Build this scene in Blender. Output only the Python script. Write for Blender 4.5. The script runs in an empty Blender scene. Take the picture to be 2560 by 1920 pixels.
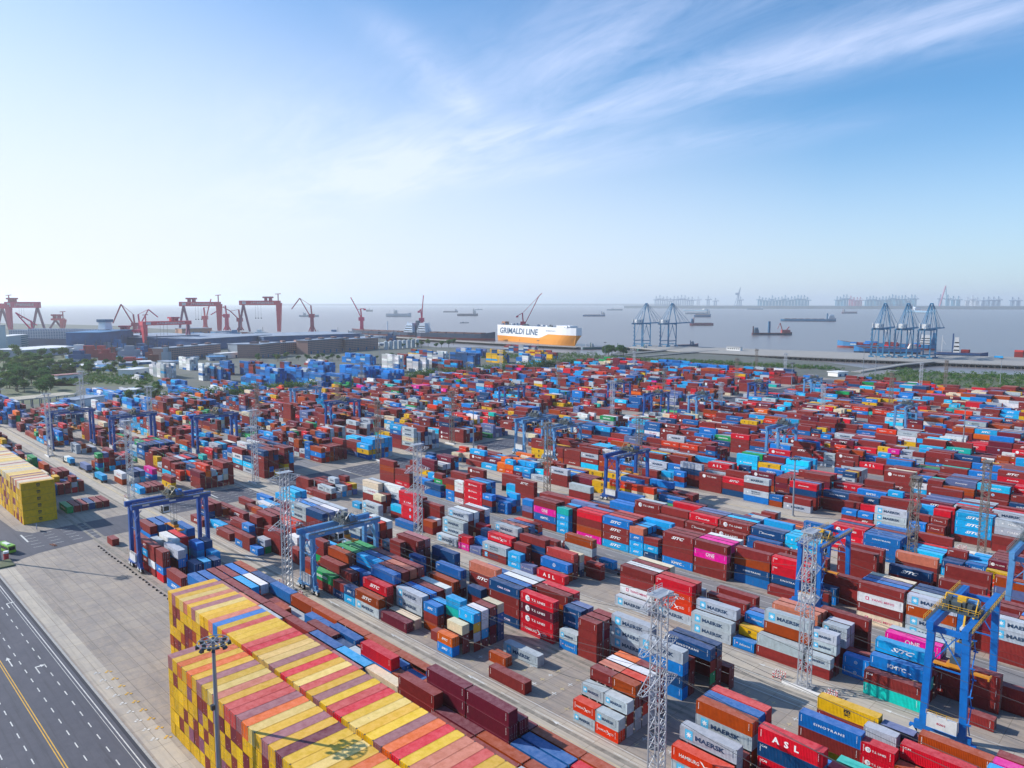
import bpy, math, random
import numpy as np
from mathutils import Vector, Matrix
R = math.radians
random.seed(7)
SC = bpy.context.scene
COL = SC.collection
CAMH = 91.5
FPX, CX, CY, HOR = 1835.0, 1280.0, 960.0, 757.0
PITCH = math.atan((CY - HOR) / FPX)
# ---------------------------------------------------------------- camera
cd = bpy.data.cameras.new('camera'); cam = bpy.data.objects.new('camera', cd); COL.objects.link(cam)
cam.location = (0, 0, CAMH); cam.rotation_euler = (math.pi / 2 - PITCH, 0, R(45))
cd.sensor_width = 36; cd.lens = 36 * FPX / 2560; cd.clip_start = 1; cd.clip_end = 200000
SC.camera = cam
# ---------------------------------------------------------------- light
SUND = Vector((-1.50, -0.82, 1.0)).normalized()        # towards the sun
SUN_EL = math.asin(SUND.z); SUN_ROT = math.atan2(SUND.x, SUND.y)
sl = bpy.data.lights.new('sun', 'SUN'); sl.energy = 5.0; sl.angle = R(0.5); sl.color = (1.0, 0.95, 0.87)
so = bpy.data.objects.new('sun', sl); COL.objects.link(so)
so.rotation_euler = (-SUND).to_track_quat('-Z', 'Y').to_euler()
SC.view_settings.view_transform = 'Standard'; SC.view_settings.look = 'None'
SC.view_settings.gamma = 1; SC.view_settings.use_curve_mapping = False
SC.view_settings.exposure = 0.3
HAZEC = (0.88, 0.95, 1.0); HAZED = 0.00006

class N:
    """tiny node helper"""
    def __init__(s, tree): s.t = tree
    def n(s, typ, ins=None, **kw):
        nd = s.t.nodes.new(typ)
        for k, v in kw.items(): setattr(nd, k, v)
        for k, v in (ins or {}).items():
            if isinstance(v, bpy.types.NodeSocket): s.t.links.new(v, nd.inputs[k])
            else: nd.inputs[k].default_value = v
        return nd
    def math(s, op, a, b=0.0, c=None, clamp=False):
        ins = {0: a, 1: b}
        if c is not None: ins[2] = c
        return s.n('ShaderNodeMath', ins, operation=op, use_clamp=clamp).outputs[0]
    def mix(s, f, a, b, blend='MIX'):
        nd = s.t.nodes.new('ShaderNodeMix'); nd.data_type = 'RGBA'; nd.blend_type = blend
        for k, v in ((0, f), (6, a), (7, b)):
            if isinstance(v, bpy.types.NodeSocket): s.t.links.new(v, nd.inputs[k])
            else: nd.inputs[k].default_value = v if k == 0 or len(v) == 4 else (*v, 1)
        return nd.outputs[2]
    def ramp(s, f, stops):
        nd = s.n('ShaderNodeValToRGB', {0: f}); el = nd.color_ramp.elements
        while len(el) < len(stops): el.new(0.5)
        for e, (p, c) in zip(el, stops): e.position = p; e.color = c if len(c) == 4 else (*c, 1)
        return nd.outputs[0]
    def link(s, a, b): s.t.links.new(a, b)

# ---------------------------------------------------------------- sky
w = bpy.data.worlds.new('World'); SC.world = w; w.use_nodes = True
t = w.node_tree; t.nodes.clear(); q = N(t)
sky = q.n('ShaderNodeTexSky', sky_type='NISHITA', sun_disc=False, sun_elevation=SUN_EL, sun_rotation=SUN_ROT,
          altitude=50, air_density=1.0, dust_density=0.6, ozone_density=2.5)
tc = q.n('ShaderNodeTexCoord')
sep = q.n('ShaderNodeSeparateXYZ', {0: tc.outputs['Generated']})
zc = q.math('MAXIMUM', sep.outputs[2], 0.02)
px = q.math('DIVIDE', sep.outputs[0], q.math('ADD', zc, 0.05)); py = q.math('DIVIDE', sep.outputs[1], q.math('ADD', zc, 0.05))
# u runs along the cirrus streaks, v across them (a flat cloud sheet overhead)
CA = R(-30 + 0)   # streak heading, clockwise from the view axis
fwd = Vector((-math.sqrt(.5), math.sqrt(.5))); rgt = Vector((math.sqrt(.5), math.sqrt(.5)))
ud = fwd * math.cos(CA) + rgt * math.sin(CA); vd = -fwd * math.sin(CA) + rgt * math.cos(CA)
U = q.math('ADD', q.math('MULTIPLY', px, ud.x), q.math('MULTIPLY', py, ud.y))
V = q.math('ADD', q.math('MULTIPLY', px, vd.x), q.math('MULTIPLY', py, vd.y))
SKYTINT = (0.74, 1.28, 1.62); VEILC = (8.3, 8.5, 9.8); CLOUDC = (8.0, 8.8, 11.6)
def cloud_noise(su, sv, scale, detail, rough, dist, seed):
    cb = q.n('ShaderNodeCombineXYZ', {0: q.math('MULTIPLY', U, su), 1: q.math('MULTIPLY', V, sv), 2: seed})
    return q.n('ShaderNodeTexNoise', {'Vector': cb.outputs[0], 'Scale': scale, 'Detail': detail, 'Roughness': rough, 'Distortion': dist}).outputs[0]
def band(v0, w_, u0, u1, soft, slope=0.0):
    d = q.math('DIVIDE', q.math('SUBTRACT', q.math('SUBTRACT', V, v0), q.math('MULTIPLY', U, slope)), w_)
    g_ = q.math('POWER', 2.718, q.math('MULTIPLY', q.math('MULTIPLY', d, d), -1.0))
    a = q.n('ShaderNodeMapRange', {0: U, 1: u0 - soft, 2: u0 + soft}, interpolation_type='SMOOTHSTEP').outputs[0]
    b = q.n('ShaderNodeMapRange', {0: U, 1: u1 + soft, 2: u1 - soft}, interpolation_type='SMOOTHSTEP').outputs[0]
    return q.math('MULTIPLY', g_, q.math('MULTIPLY', a, b))
n1 = cloud_noise(0.35, 1.0, 1.6, 7, 0.6, 0.6, 3.1)
n2 = cloud_noise(0.3, 1.2, 2.0, 6, 0.6, 0.6, 8.7)
cl = q.math('MULTIPLY', band(2.66, 0.27, 0.4, 5.2, 0.9, -0.24), 0.8)
cl = q.math('ADD', cl, q.math('MULTIPLY', band(1.55, 0.36, 0.2, 2.55, 0.3), 0.7))
cl = q.math('ADD', cl, q.math('MULTIPLY', band(-1.34, 0.13, 2.3, 3.1, 0.25, 0.96), 0.55))
cl = q.math('ADD', cl, q.math('MULTIPLY', band(3.9, 0.34, 2.3, 4.6, 0.7, -0.43), 0.5))
cl = q.math('ADD', cl, q.math('MULTIPLY', band(1.3, 0.75, 2.9, 7.0, 0.8), 0.9))
n3 = cloud_noise(0.9, 2.6, 1.9, 9, 0.68, 1.2, 5.5)
nz = q.n('ShaderNodeMapRange', {0: q.math('ADD', q.math('ADD', q.math('MULTIPLY', n1, 0.45), q.math('MULTIPLY', n2, 0.25)), q.math('MULTIPLY', n3, 0.30)), 1: 0.40, 2: 0.62, 3: 0.10, 4: 1.05}).outputs[0]
cmask = q.math('MULTIPLY', cl, nz, clamp=True)
# thin bright veil: thicker low down and on the sunward side of the sky
az = q.math('ADD', q.math('MULTIPLY', sep.outputs[0], SUND.x), q.math('MULTIPLY', sep.outputs[1], SUND.y))
azf = q.n('ShaderNodeMapRange', {0: az, 1: -0.1, 2: 0.75, 3: 0.25, 4: 0.62}).outputs[0]
veil = q.n('ShaderNodeMapRange', {0: sep.outputs[2], 1: azf, 2: 0.0, 3: 0.0, 4: q.n('ShaderNodeMapRange', {0: az, 1: -0.3, 2: 0.6, 3: 0.45, 4: 0.97}).outputs[0]}, interpolation_type='SMOOTHSTEP').outputs[0]
col = q.mix(1.0, sky.outputs[0], SKYTINT, 'MULTIPLY')
col = q.mix(veil, col, VEILC)
col = q.mix(q.math('MULTIPLY', cmask, 0.72), col, CLOUDC)
bg = q.n('ShaderNodeBackground', {0: col, 1: 0.09})
wo = q.n('ShaderNodeOutputWorld'); q.link(bg.outputs[0], wo.inputs[0])

# ---------------------------------------------------------------- pixel <-> ground (photo measured at 2560 x 1920)
S2 = math.sqrt(.5)
def ray(x, y):
    a, b = x - CX, CY - y
    fw = FPX * math.cos(PITCH) + b * math.sin(PITCH); up = b * math.cos(PITCH) - FPX * math.sin(PITCH)
    return Vector((S2 * a - S2 * fw, S2 * a + S2 * fw, up))
def at(x, y, z=0.0):
    """point of the horizontal plane z seen at photo pixel x, y"""
    d = ray(x, y); k = (z - CAMH) / d.z
    return Vector((d.x * k, d.y * k, z))
def atd(x, y, dist):
    """point seen at photo pixel x, y at a horizontal distance in metres"""
    d = ray(x, y); k = dist / math.hypot(d.x, d.y)
    return Vector((d.x * k, d.y * k, CAMH + d.z * k))
def proj(X, Y, Z):
    a = S2 * (X + Y); f = S2 * (Y - X); u = Z - CAMH
    dep = f * math.cos(PITCH) - u * math.sin(PITCH)
    if dep < 1: return (-9e3, -9e3, 1)
    return (CX + FPX * a / dep, CY - FPX * (f * math.sin(PITCH) + u * math.cos(PITCH)) / dep, dep)

# ---------------------------------------------------------------- materials
MATS = {}
def mat(name, color, rough=0.6, metal=0.0, noise=0.0, scale=1.0, bump=0.0, spec=0.5, c2=None, detail=4):
    if name in MATS: return MATS[name]
    m = bpy.data.materials.new(name); m.use_nodes = True; t_ = m.node_tree; q_ = N(t_)
    b = t_.nodes['Principled BSDF']; b.inputs['Roughness'].default_value = rough; b.inputs['Metallic'].default_value = metal
    b.inputs['Specular IOR Level'].default_value = spec
    b.inputs['Base Color'].default_value = (*color, 1)
    if noise or c2 or bump:
        geo = q_.n('ShaderNodeNewGeometry')
        nt = q_.n('ShaderNodeTexNoise', {'Vector': geo.outputs['Position'], 'Scale': scale, 'Detail': detail, 'Roughness': 0.62})
        cc = c2 or tuple(max(0, c * (1 - noise)) for c in color)
        f_ = q_.n('ShaderNodeMapRange', {0: nt.outputs[0], 1: 0.35, 2: 0.68}).outputs[0]
        q_.link(q_.mix(f_, color, cc), b.inputs['Base Color'])
        if bump:
            bp = q_.n('ShaderNodeBump', {'Height': nt.outputs[0], 'Strength': 0.6, 'Distance': bump}); q_.link(bp.outputs[0], b.inputs['Normal'])
    MATS[name] = m
    return m

def paint_mat(name, src, roof=False, corr=False):
    """weathered container paint: colour from the object (src='obj') or from the face (src='attr')"""
    m = bpy.data.materials.new(name); m.use_nodes = True; t_ = m.node_tree; q_ = N(t_)
    b = t_.nodes['Principled BSDF']
    geo = q_.n('ShaderNodeNewGeometry'); P = geo.outputs['Position']
    if src == 'obj': base = q_.n('ShaderNodeObjectInfo').outputs['Color']
    else: base = q_.n('ShaderNodeVertexColor', layer_name='paint').outputs[0]
    nA = q_.n('ShaderNodeTexNoise', {'Vector': P, 'Scale': 0.9, 'Detail': 5, 'Roughness': 0.65}).outputs[0]
    mp = q_.n('ShaderNodeMapping', {'Vector': P, 'Scale': (2.2, 2.2, 0.25)})
    nB = q_.n('ShaderNodeTexNoise', {'Vector': mp.outputs[0], 'Scale': 1.6, 'Detail': 4, 'Roughness': 0.7}).outputs[0]
    hsv = q_.n('ShaderNodeHueSaturation', {'Color': base, 'Saturation': 1.06, 'Value': 1.0, 'Hue': 0.5})
    q_.link(q_.n('ShaderNodeMapRange', {0: nA, 1: 0.3, 2: 0.7, 3: 0.84, 4: 1.16}).outputs[0], hsv.inputs['Value'])
    c = hsv.outputs[0]
    if roof:
        fr = q_.n('ShaderNodeMapRange', {0: nA, 1: 0.3, 2: 0.75, 3: 0.05, 4: 0.24}).outputs[0]
        c = q_.mix(fr, c, (0.58, 0.50, 0.50))  # chalky faded roof paint, with sky sheen mixed into the colour too
        sp = q_.n('ShaderNodeMapRange', {0: q_.n('ShaderNodeTexNoise', {'Vector': P, 'Scale': 0.45, 'Detail': 6, 'Roughness': 0.75}).outputs[0], 1: 0.64, 2: 0.72, 3: 0.0, 4: 0.5}).outputs[0]
        c = q_.mix(sp, c, (0.12, 0.08, 0.06))
    else:
        st = q_.n('ShaderNodeMapRange', {0: nB, 1: 0.58, 2: 0.74, 3: 0.0, 4: 0.36}).outputs[0]
        c = q_.mix(st, c, (0.16, 0.075, 0.04))
    q_.link(c, b.inputs['Base Color'])
    b.inputs['Roughness'].default_value = 0.6; b.inputs['Specular IOR Level'].default_value = 0.2
    if corr:
        uv = q_.n('ShaderNodeUVMap', uv_map='metres'); su = q_.n('ShaderNodeSeparateXYZ', {0: uv.outputs[0]})
        s_ = q_.math('SINE', q_.math('MULTIPLY', su.outputs[0], 2 * math.pi / 0.28))
        s_ = q_.math('MULTIPLY', s_, 3.0); s_ = q_.math('MINIMUM', q_.math('MAXIMUM', s_, -1.0), 1.0)
        nz_ = q_.n('ShaderNodeSeparateXYZ', {0: geo.outputs['Normal']})
        bp = q_.n('ShaderNodeBump', {'Height': s_, 'Strength': 1.0, 'Distance': 0.03})
        q_.link(bp.outputs[0], b.inputs['Normal'])
        # dark rail seam along the bottom edge of each wall
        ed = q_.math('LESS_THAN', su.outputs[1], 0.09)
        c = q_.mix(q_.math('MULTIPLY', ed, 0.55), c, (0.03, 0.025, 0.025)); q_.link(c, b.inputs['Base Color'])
    return m
M_WALL = paint_mat('container_paint', 'obj'); M_ROOF = paint_mat('container_roof_paint', 'obj', roof=True)
M_SWALL = paint_mat('stack_paint', 'attr', corr=True); M_SROOF = paint_mat('stack_roof_paint', 'attr', roof=True)
M_SLET = bpy.data.materials.new('stack_lettering'); M_SLET.use_nodes = True
q = N(M_SLET.node_tree); q.link(q.n('ShaderNodeVertexColor', layer_name='paint').outputs[0], M_SLET.node_tree.nodes['Principled BSDF'].inputs['Base Color'])
M_SLET.node_tree.nodes['Principled BSDF'].inputs['Roughness'].default_value = 0.6

# ---------------------------------------------------------------- mesh builder
class MB:
    def __init__(s): s.v = []; s.f = []; s.m = []; s.mats = []
    def mi(s, m):
        if m not in s.mats: s.mats.append(m)
        return s.mats.index(m)
    def face(s, pts, m):
        i = len(s.v); s.v += [tuple(p) for p in pts]; s.f.append(tuple(range(i, i + len(pts)))); s.m.append(s.mi(m))
    def box(s, x0, x1, y0, y1, z0, z1, m, top=1.0, bottom=True):
        i = len(s.v); k = s.mi(m); mx, my = (x0 + x1) / 2, (y0 + y1) / 2
        s.v += [(x0, y0, z0), (x1, y0, z0), (x1, y1, z0), (x0, y1, z0)]
        s.v += [(mx + (x - mx) * top, my + (y - my) * top, z1) for x, y in ((x0, y0), (x1, y0), (x1, y1), (x0, y1))]
        F = [(4, 5, 6, 7), (0, 1, 5, 4), (1, 2, 6, 5), (2, 3, 7, 6), (3, 0, 4, 7)] + ([(3, 2, 1, 0)] if bottom else [])
        for f in F: s.f.append(tuple(i + a for a in f)); s.m.append(k)
    def bar(s, a, b, w_, m, h=None, w2=None):
        """square bar from a to b"""
        a, b = Vector(a), Vector(b); d = b - a
        if d.length < 1e-6: return
        d.normalize(); up = Vector((0, 0, 1)) if abs(d.z) < .95 else Vector((1, 0, 0))
        sx = d.cross(up).normalized(); sy = sx.cross(d).normalized(); h = h or w_; w2 = w2 or w_
        i = len(s.v); k = s.mi(m)
        for p, ww in ((a, w_), (b, w2)):
            for e, g_ in ((-1, -1), (1, -1), (1, 1), (-1, 1)): s.v.append(tuple(p + sx * e * ww / 2 + sy * g_ * h * ww / w_ / 2))
        for f in [(0, 1, 5, 4), (1, 2, 6, 5), (2, 3, 7, 6), (3, 0, 4, 7), (3, 2, 1, 0), (4, 5, 6, 7)]: s.f.append(tuple(i + a_ for a_ in f)); s.m.append(k)
    def cyl(s, a, b, r, m, n=10, r2=None, cap=True):
        a, b = Vector(a), Vector(b); d = (b - a).normalized(); up = Vector((0, 0, 1)) if abs(d.z) < .95 else Vector((1, 0, 0))
        sx = d.cross(up).normalized(); sy = sx.cross(d); r2 = r if r2 is None else r2; i = len(s.v); k = s.mi(m)
        for p, rr in ((a, r), (b, r2)):
            for j in range(n):
                an = 2 * math.pi * j / n; s.v.append(tuple(p + (sx * math.cos(an) + sy * math.sin(an)) * rr))
        for j in range(n): s.f.append((i + j, i + (j + 1) % n, i + n + (j + 1) % n, i + n + j)); s.m.append(k)
        if cap:
            s.f.append(tuple(i + n + j for j in range(n))); s.m.append(k); s.f.append(tuple(i + n - 1 - j for j in range(n))); s.m.append(k)
    def prism(s, pts, z0, z1, m, msides=None):
        n = len(pts); i = len(s.v); k = s.mi(m); k2 = s.mi(msides or m)
        s.v += [(x, y, z0) for x, y in pts] + [(x, y, z1) for x, y in pts]
        s.f.append(tuple(i + n + j for j in range(n))); s.m.append(k); s.f.append(tuple(i + n - 1 - j for j in range(n))); s.m.append(k)
        for j in range(n): s.f.append((i + j, i + (j + 1) % n, i + n + (j + 1) % n, i + n + j)); s.m.append(k2)
    def mesh(s, name):
        me = bpy.data.meshes.new(name); me.from_pydata(s.v, [], s.f); me.polygons.foreach_set('material_index', s.m)
        for m in s.mats: me.materials.append(m)
        me.update(); return me
    def obj(s, name, parent=None, loc=None, rz=0.0):
        o = bpy.data.objects.new(name, s.mesh(name)); COL.objects.link(o)
        if parent: o.parent = parent
        if loc is not None: o.location = loc
        o.rotation_euler = (0, 0, rz)
        return o
def tag(o, label=None, cat=None, group=None, kind=None):
    if label: o['label'] = label
    if cat: o['category'] = cat
    if group: o['group'] = group
    if kind: o['kind'] = kind
    return o
def thing(name, label, cat, loc=(0, 0, 0), rz=0.0, group=None):
    o = bpy.data.objects.new(name, None); COL.objects.link(o); o.location = loc; o.rotation_euler = (0, 0, rz)
    return tag(o, label, cat, group)
KIDS = {}
def kids(o): return KIDS.get(o.name) or [c for c in o.children]
def dup(root, loc, rz, label, group=None, scale=None):
    def cp(o, par):
        c = o.copy(); COL.objects.link(c)
        if par: c.parent = par
        for ch in list(o.children): cp(ch, c)
        return c
    r = cp(root, None); r.location = loc; r.rotation_euler = (0, 0, rz)
    if scale: r.scale = (scale,) * 3
    r['label'] = label
    if group: r['group'] = group
    return r
def struct(o): o['kind'] = 'structure'; return o
# ================================================================ ground, water, roads
def ground_mat(name, c1, c2, c3, joints=None, rough=0.85, marks=0.0):
    m = bpy.data.materials.new(name); m.use_nodes = True; q = N(m.node_tree); b = m.node_tree.nodes['Principled BSDF']
    P = q.n('ShaderNodeNewGeometry').outputs['Position']
    a = q.n('ShaderNodeTexNoise', {'Vector': P, 'Scale': 0.03, 'Detail': 8, 'Roughness': 0.7}).outputs[0]
    c = q.n('ShaderNodeTexNoise', {'Vector': P, 'Scale': 0.35, 'Detail': 6, 'Roughness': 0.75}).outputs[0]
    mp = q.n('ShaderNodeMapping', {'Vector': P, 'Scale': (0.03, 0.7, 1)})
    d = q.n('ShaderNodeTexNoise', {'Vector': mp.outputs[0], 'Scale': 1.0, 'Detail': 5, 'Roughness': 0.7}).outputs[0]
    col = q.mix(q.n('ShaderNodeMapRange', {0: a, 1: 0.35, 2: 0.65}).outputs[0], c1, c2)
    col = q.mix(q.n('ShaderNodeMapRange', {0: c, 1: 0.42, 2: 0.7, 3: 0, 4: 0.75}).outputs[0], col, c3)
    col = q.mix(q.n('ShaderNodeMapRange', {0: d, 1: 0.5, 2: 0.7, 3: 0, 4: 0.8}).outputs[0], col, tuple(x * 0.6 for x in c1))
    if joints:
        br = q.n('ShaderNodeTexBrick', {'Vector': P, 'Scale': 1.0, 'Mortar Size': 0.07, 'Brick Width': joints[0], 'Row Height': joints[1], 'Mortar Smooth': 0.3, 'Color1': (1, 1, 1, 1), 'Color2': (0.88, 0.885, 0.91, 1), 'Mortar': (0.55, 0.53, 0.5, 1)}, offset=0.0)
        col = q.mix(1.0, col, br.outputs[0], 'MULTIPLY')
    q.link(col, b.inputs['Base Color']); b.inputs['Roughness'].default_value = rough
    return m
M_CONC = ground_mat('yard_concrete', (0.37, 0.32, 0.275), (0.26, 0.23, 0.215), (0.45, 0.365, 0.275), joints=(6.0, 4.5))
M_LANE = ground_mat('lane_concrete', (0.50, 0.44, 0.365), (0.38, 0.34, 0.30), (0.56, 0.48, 0.37), joints=(9.0, 5.0))
M_ASPH = ground_mat('asphalt', (0.070, 0.074, 0.10), (0.092, 0.092, 0.118), (0.055, 0.06, 0.085), rough=0.8)
M_GREYLANE = ground_mat('worn_asphalt', (0.20, 0.20, 0.215), (0.25, 0.245, 0.245), (0.17, 0.17, 0.18), rough=0.8)
M_LAND = ground_mat('shipyard_ground', (0.12, 0.125, 0.12), (0.07, 0.09, 0.06), (0.18, 0.17, 0.15))
M_SOIL = ground_mat('bare_soil', (0.10, 0.12, 0.06), (0.06, 0.10, 0.035), (0.17, 0.16, 0.10))
M_WHITE = mat('white_road_paint', (0.72, 0.72, 0.70), 0.7, noise=0.35, scale=0.8)
M_YEL = mat('yellow_road_paint', (0.75, 0.43, 0.04), 0.7, noise=0.3, scale=0.8)
M_CREAM = mat('faded_cream_paint', (0.62, 0.50, 0.30), 0.8, noise=0.35, scale=0.5)
M_KERB = mat('kerb_concrete', (0.42, 0.41, 0.40), 0.85, noise=0.25, scale=1.5)

# water
mw = bpy.data.materials.new('river_water'); mw.use_nodes = True; q = N(mw.node_tree); b = mw.node_tree.nodes['Principled BSDF']
P = q.n('ShaderNodeNewGeometry').outputs['Position']
wn = q.n('ShaderNodeTexNoise', {'Vector': P, 'Scale': 0.004, 'Detail': 6, 'Roughness': 0.6}).outputs[0]
q.link(q.mix(wn, (0.17, 0.15, 0.15), (0.21, 0.185, 0.18)), b.inputs['Base Color'])
b.inputs['Roughness'].default_value = 0.3; b.inputs['Specular IOR Level'].default_value = 0.35
mpn = q.n('ShaderNodeMapping', {'Vector': P, 'Scale': (0.25, 0.12, 1)})
wb = q.n('ShaderNodeTexNoise', {'Vector': mpn.outputs[0], 'Scale': 1.0, 'Detail': 5, 'Roughness': 0.65}).outputs[0]
q.link(q.n('ShaderNodeBump', {'Height': wb, 'Strength': 0.7, 'Distance': 0.5}).outputs[0], b.inputs['Normal'])
m = MB(); BIG = 48000
m.face([(-BIG, -BIG, -4), (BIG, -BIG, -4), (BIG, BIG, -4), (-BIG, BIG, -4)], mw)
struct(m.obj('river_water'))

# land: a slab with a quay wall edge down to the water
def land(name, pts, mtop, z=0.0, mside=None):
    a = sum(pts[i][0] * pts[(i + 1) % len(pts)][1] - pts[(i + 1) % len(pts)][0] * pts[i][1] for i in range(len(pts)))
    if a < 0: pts = pts[::-1]
    m_ = MB(); m_.prism(pts, -6, z, mtop, mside or M_KERB); return struct(m_.obj(name))
def P2(x, y, z=0.0): p = at(x, y, z); return (p.x, p.y)
SHORE = [(400, 1000), (-150, 1135), (-250, 1098), (-352, 1064), P2(2060, 905), P2(1900, 893), P2(1800, 887), P2(1700, 880), P2(1600, 878), P2(1560, 876), P2(1520, 888), P2(1470, 888), P2(1420, 883), P2(1340, 878), P2(1250, 872), P2(1200, 868), P2(1090, 868), P2(1030, 860), P2(960, 848), P2(880, 838), P2(700, 833), P2(600, 830), P2(520, 826), P2(400, 822), P2(300, 815), P2(200, 812), P2(0, 808), (-5200, 300), (-5200, -3200), (1600, -3200), (1600, 900)]
land('land_ground', SHORE, M_LAND)

def sheet(name, rects, m_, z):
    mb = MB()
    for x0, x1, y0, y1 in rects: mb.face([(x0, y0, z), (x1, y0, z), (x1, y1, z), (x0, y1, z)], m_)
    return struct(mb.obj(name))
sheet('yard_pavement', [(-700, 300, -200, 905)], M_CONC, 0.01)
# roads (Y bands run along the container rows, X bands across them)
LANES = [(104.3, 116.0), (159.5, 172.5), (257.5, 271.0), (295.5, 311.2), (355.5, 369.0), (453.0, 467.0), (550.5, 564.0)]
sheet('lane_pavement', [(-690, 300, a, b_) for a, b_ in LANES] + [(-690, 300, 47.5, 52.0)], M_LANE, 0.022)
GREYB = [(194.0, 213.5), (391.0, 409.0), (489.0, 507.0), (588.0, 606.0)]
sheet('worn_lane_pavement', [(-327, 300, a, b_) for a, b_ in GREYB] + [(-690, -365, a, b_) for a, b_ in GREYB], M_GREYLANE, 0.024)
XR0, XR1 = -338.5, -312.0
sheet('near_road', [(-1200, 300, -200, 46.4)], M_ASPH, 0.034)
mb = MB()
mb.face([(-420, 46.6, .036), (-300, 46.6, .036), (-308, 62, .036), (XR1, 84, .036), (XR0, 84, .036), (-337, 66, .036), (-345, 62, .036), (-420, 58, .036)], M_ASPH)
segs = [(84, 104.3), (116, 159.5), (172.5, 257.5), (271, 295.5), (311.2, 355.5), (369, 453), (467, 550.5), (564, 880)]
for i, (a, b_) in enumerate(segs): mb.face([(-350 if a > 100 else XR0, a, .03), (-325 if a > 100 else XR1, a, .03), (-325 if a > 100 else XR1, b_, .03), (-350 if a > 100 else XR0, b_, .03)], M_ASPH)
struct(mb.obj('cross_road'))
mb = MB()
mb.face([(-352, 880, .04), (-325, 880, .04), (-330, 1080, .04), (-346, 1080, .04)], M_GREYLANE)
struct(mb.obj('pier_road'))
# kerb along the near road, a real 12 cm step
mb = MB(); mb.box(-300, 100, 46.45, 46.95, 0.0, 0.16, M_KERB); mb.box(-1200, -418, 46.45, 46.95, 0, .16, M_KERB)
tag(struct(mb.obj('kerb')))
mb = MB(); mb.face([(-1200, 45.75, .045), (300, 45.75, .045), (300, 46.44, .045), (-1200, 46.44, .045)], mat('kerb_shade_dark', (.022, .026, .042), .8)); struct(mb.obj('kerb_shade_strip'))  # flat dark strip: shade of the kerb face put into the colour
# painted markings
mk = MB(); Z = 0.05
def line(x0, x1, y, wd, m_, dash=None, gap=None, z=Z):
    if dash is None: mk.face([(x0, y - wd / 2, z), (x1, y - wd / 2, z), (x1, y + wd / 2, z), (x0, y + wd / 2, z)], m_); return
    x = x0
    while x < x1:
        mk.face([(x, y - wd / 2, z), (min(x + dash, x1), y - wd / 2, z), (min(x + dash, x1), y + wd / 2, z), (x, y + wd / 2, z)], m_); x += dash + gap
line(-700, 60, 44.9, 0.22, M_WHITE); line(-300, 60, 44.2, 0.1, M_WHITE)
for y in (41.6, 37.4, 29.6, 25.4): line(-700, 60, y, 0.22, M_WHITE, 2.4, 3.8)
for y in (33.5, 34.0): line(-700, 60, y, 0.2, M_YEL)
for ln in (0, 2, 3, 4, 5, 6):
    a, b_ = LANES[ln]
    line(-690, 200, a + 6.2, 0.5, M_CREAM); line(-690, 200, a + 7.0, 0.22, M_CREAM)
    line(-690, 200, b_ + 0.5, 0.16, M_WHITE); line(-690, 200, b_ - 1.6, 0.14, M_WHITE, 6, 5)
line(-690, 200, 158.2, 0.2, M_WHITE); line(-690, 200, 160.4, 0.2, M_WHITE); line(-690, 200, 165.0, 0.2, M_WHITE); line(-690, 200, 173.3, 0.16, M_WHITE)
for a, b_ in GREYB:
    line(-320, 200, (a + b_) / 2 - .4, 0.2, M_YEL); line(-320, 200, a + 1, 0.16, M_WHITE); line(-320, 200, b_ - 1, 0.16, M_WHITE)
    line(-320, 200, a + 5, 0.16, M_WHITE, 4, 6); line(-320, 200, b_ - 5, 0.16, M_WHITE, 4, 6)
def arrow(x, y, s=1.0, kind=0, flip=1, z=Z):
    f = lambda pts: mk.face([(x + flip * a * s, y + b_ * s, z) for a, b_ in (pts if flip > 0 else pts[::-1])], M_WHITE)
    f([(0, -.12), (4.2, -.12), (4.2, .12), (0, .12)]); 
    if kind == 0: f([(0, -.5), (0, .5), (-1.8, 0)])
    else: f([(0, .12), (.5, .12), (.5, 1.0), (0, 1.0)]); f([(-.45, 1.0), (.95, 1.0), (.25, 2.0)])
for x in (-213, -192, -160, -128, -100, -72, -250, -290, -400, -440): arrow(x, 114.2)
for x in (-128, -80, -180, -240, -50): arrow(x, 170.6); 
for x in (-104, -60): arrow(x, 162.5)
arrow(-219, 35.6, 1.1, 0); arrow(-210, 39.6, 1.1, 1); arrow(-262, 43.2, 1.1, 1)
# crossing: stop lines, lane dashes, zebra blocks over the crossroad
for y0_, y1_ in [(62, 84), (117, 140), (141, 158), (174, 192), (214, 236), (239, 256), (313, 335)]:
    xa, xb = (XR0, XR1) if y0_ < 100 else (-350, -325)
    for k in range(1, 6):
        xx = xa + (xb - xa) * k / 6
        for yy in np.arange(y0_, y1_, 6.5): mk.face([(xx - .1, yy, Z), (xx + .1, yy, Z), (xx + .1, min(yy + 3.5, y1_), Z), (xx - .1, min(yy + 3.5, y1_), Z)], M_WHITE)
    mk.face([(xa + 1, y0_ - .2, Z), ((xa + xb) / 2, y0_ - .2, Z), ((xa + xb) / 2, y0_ + .4, Z), (xa + 1, y0_ + .4, Z)], M_WHITE)
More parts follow.
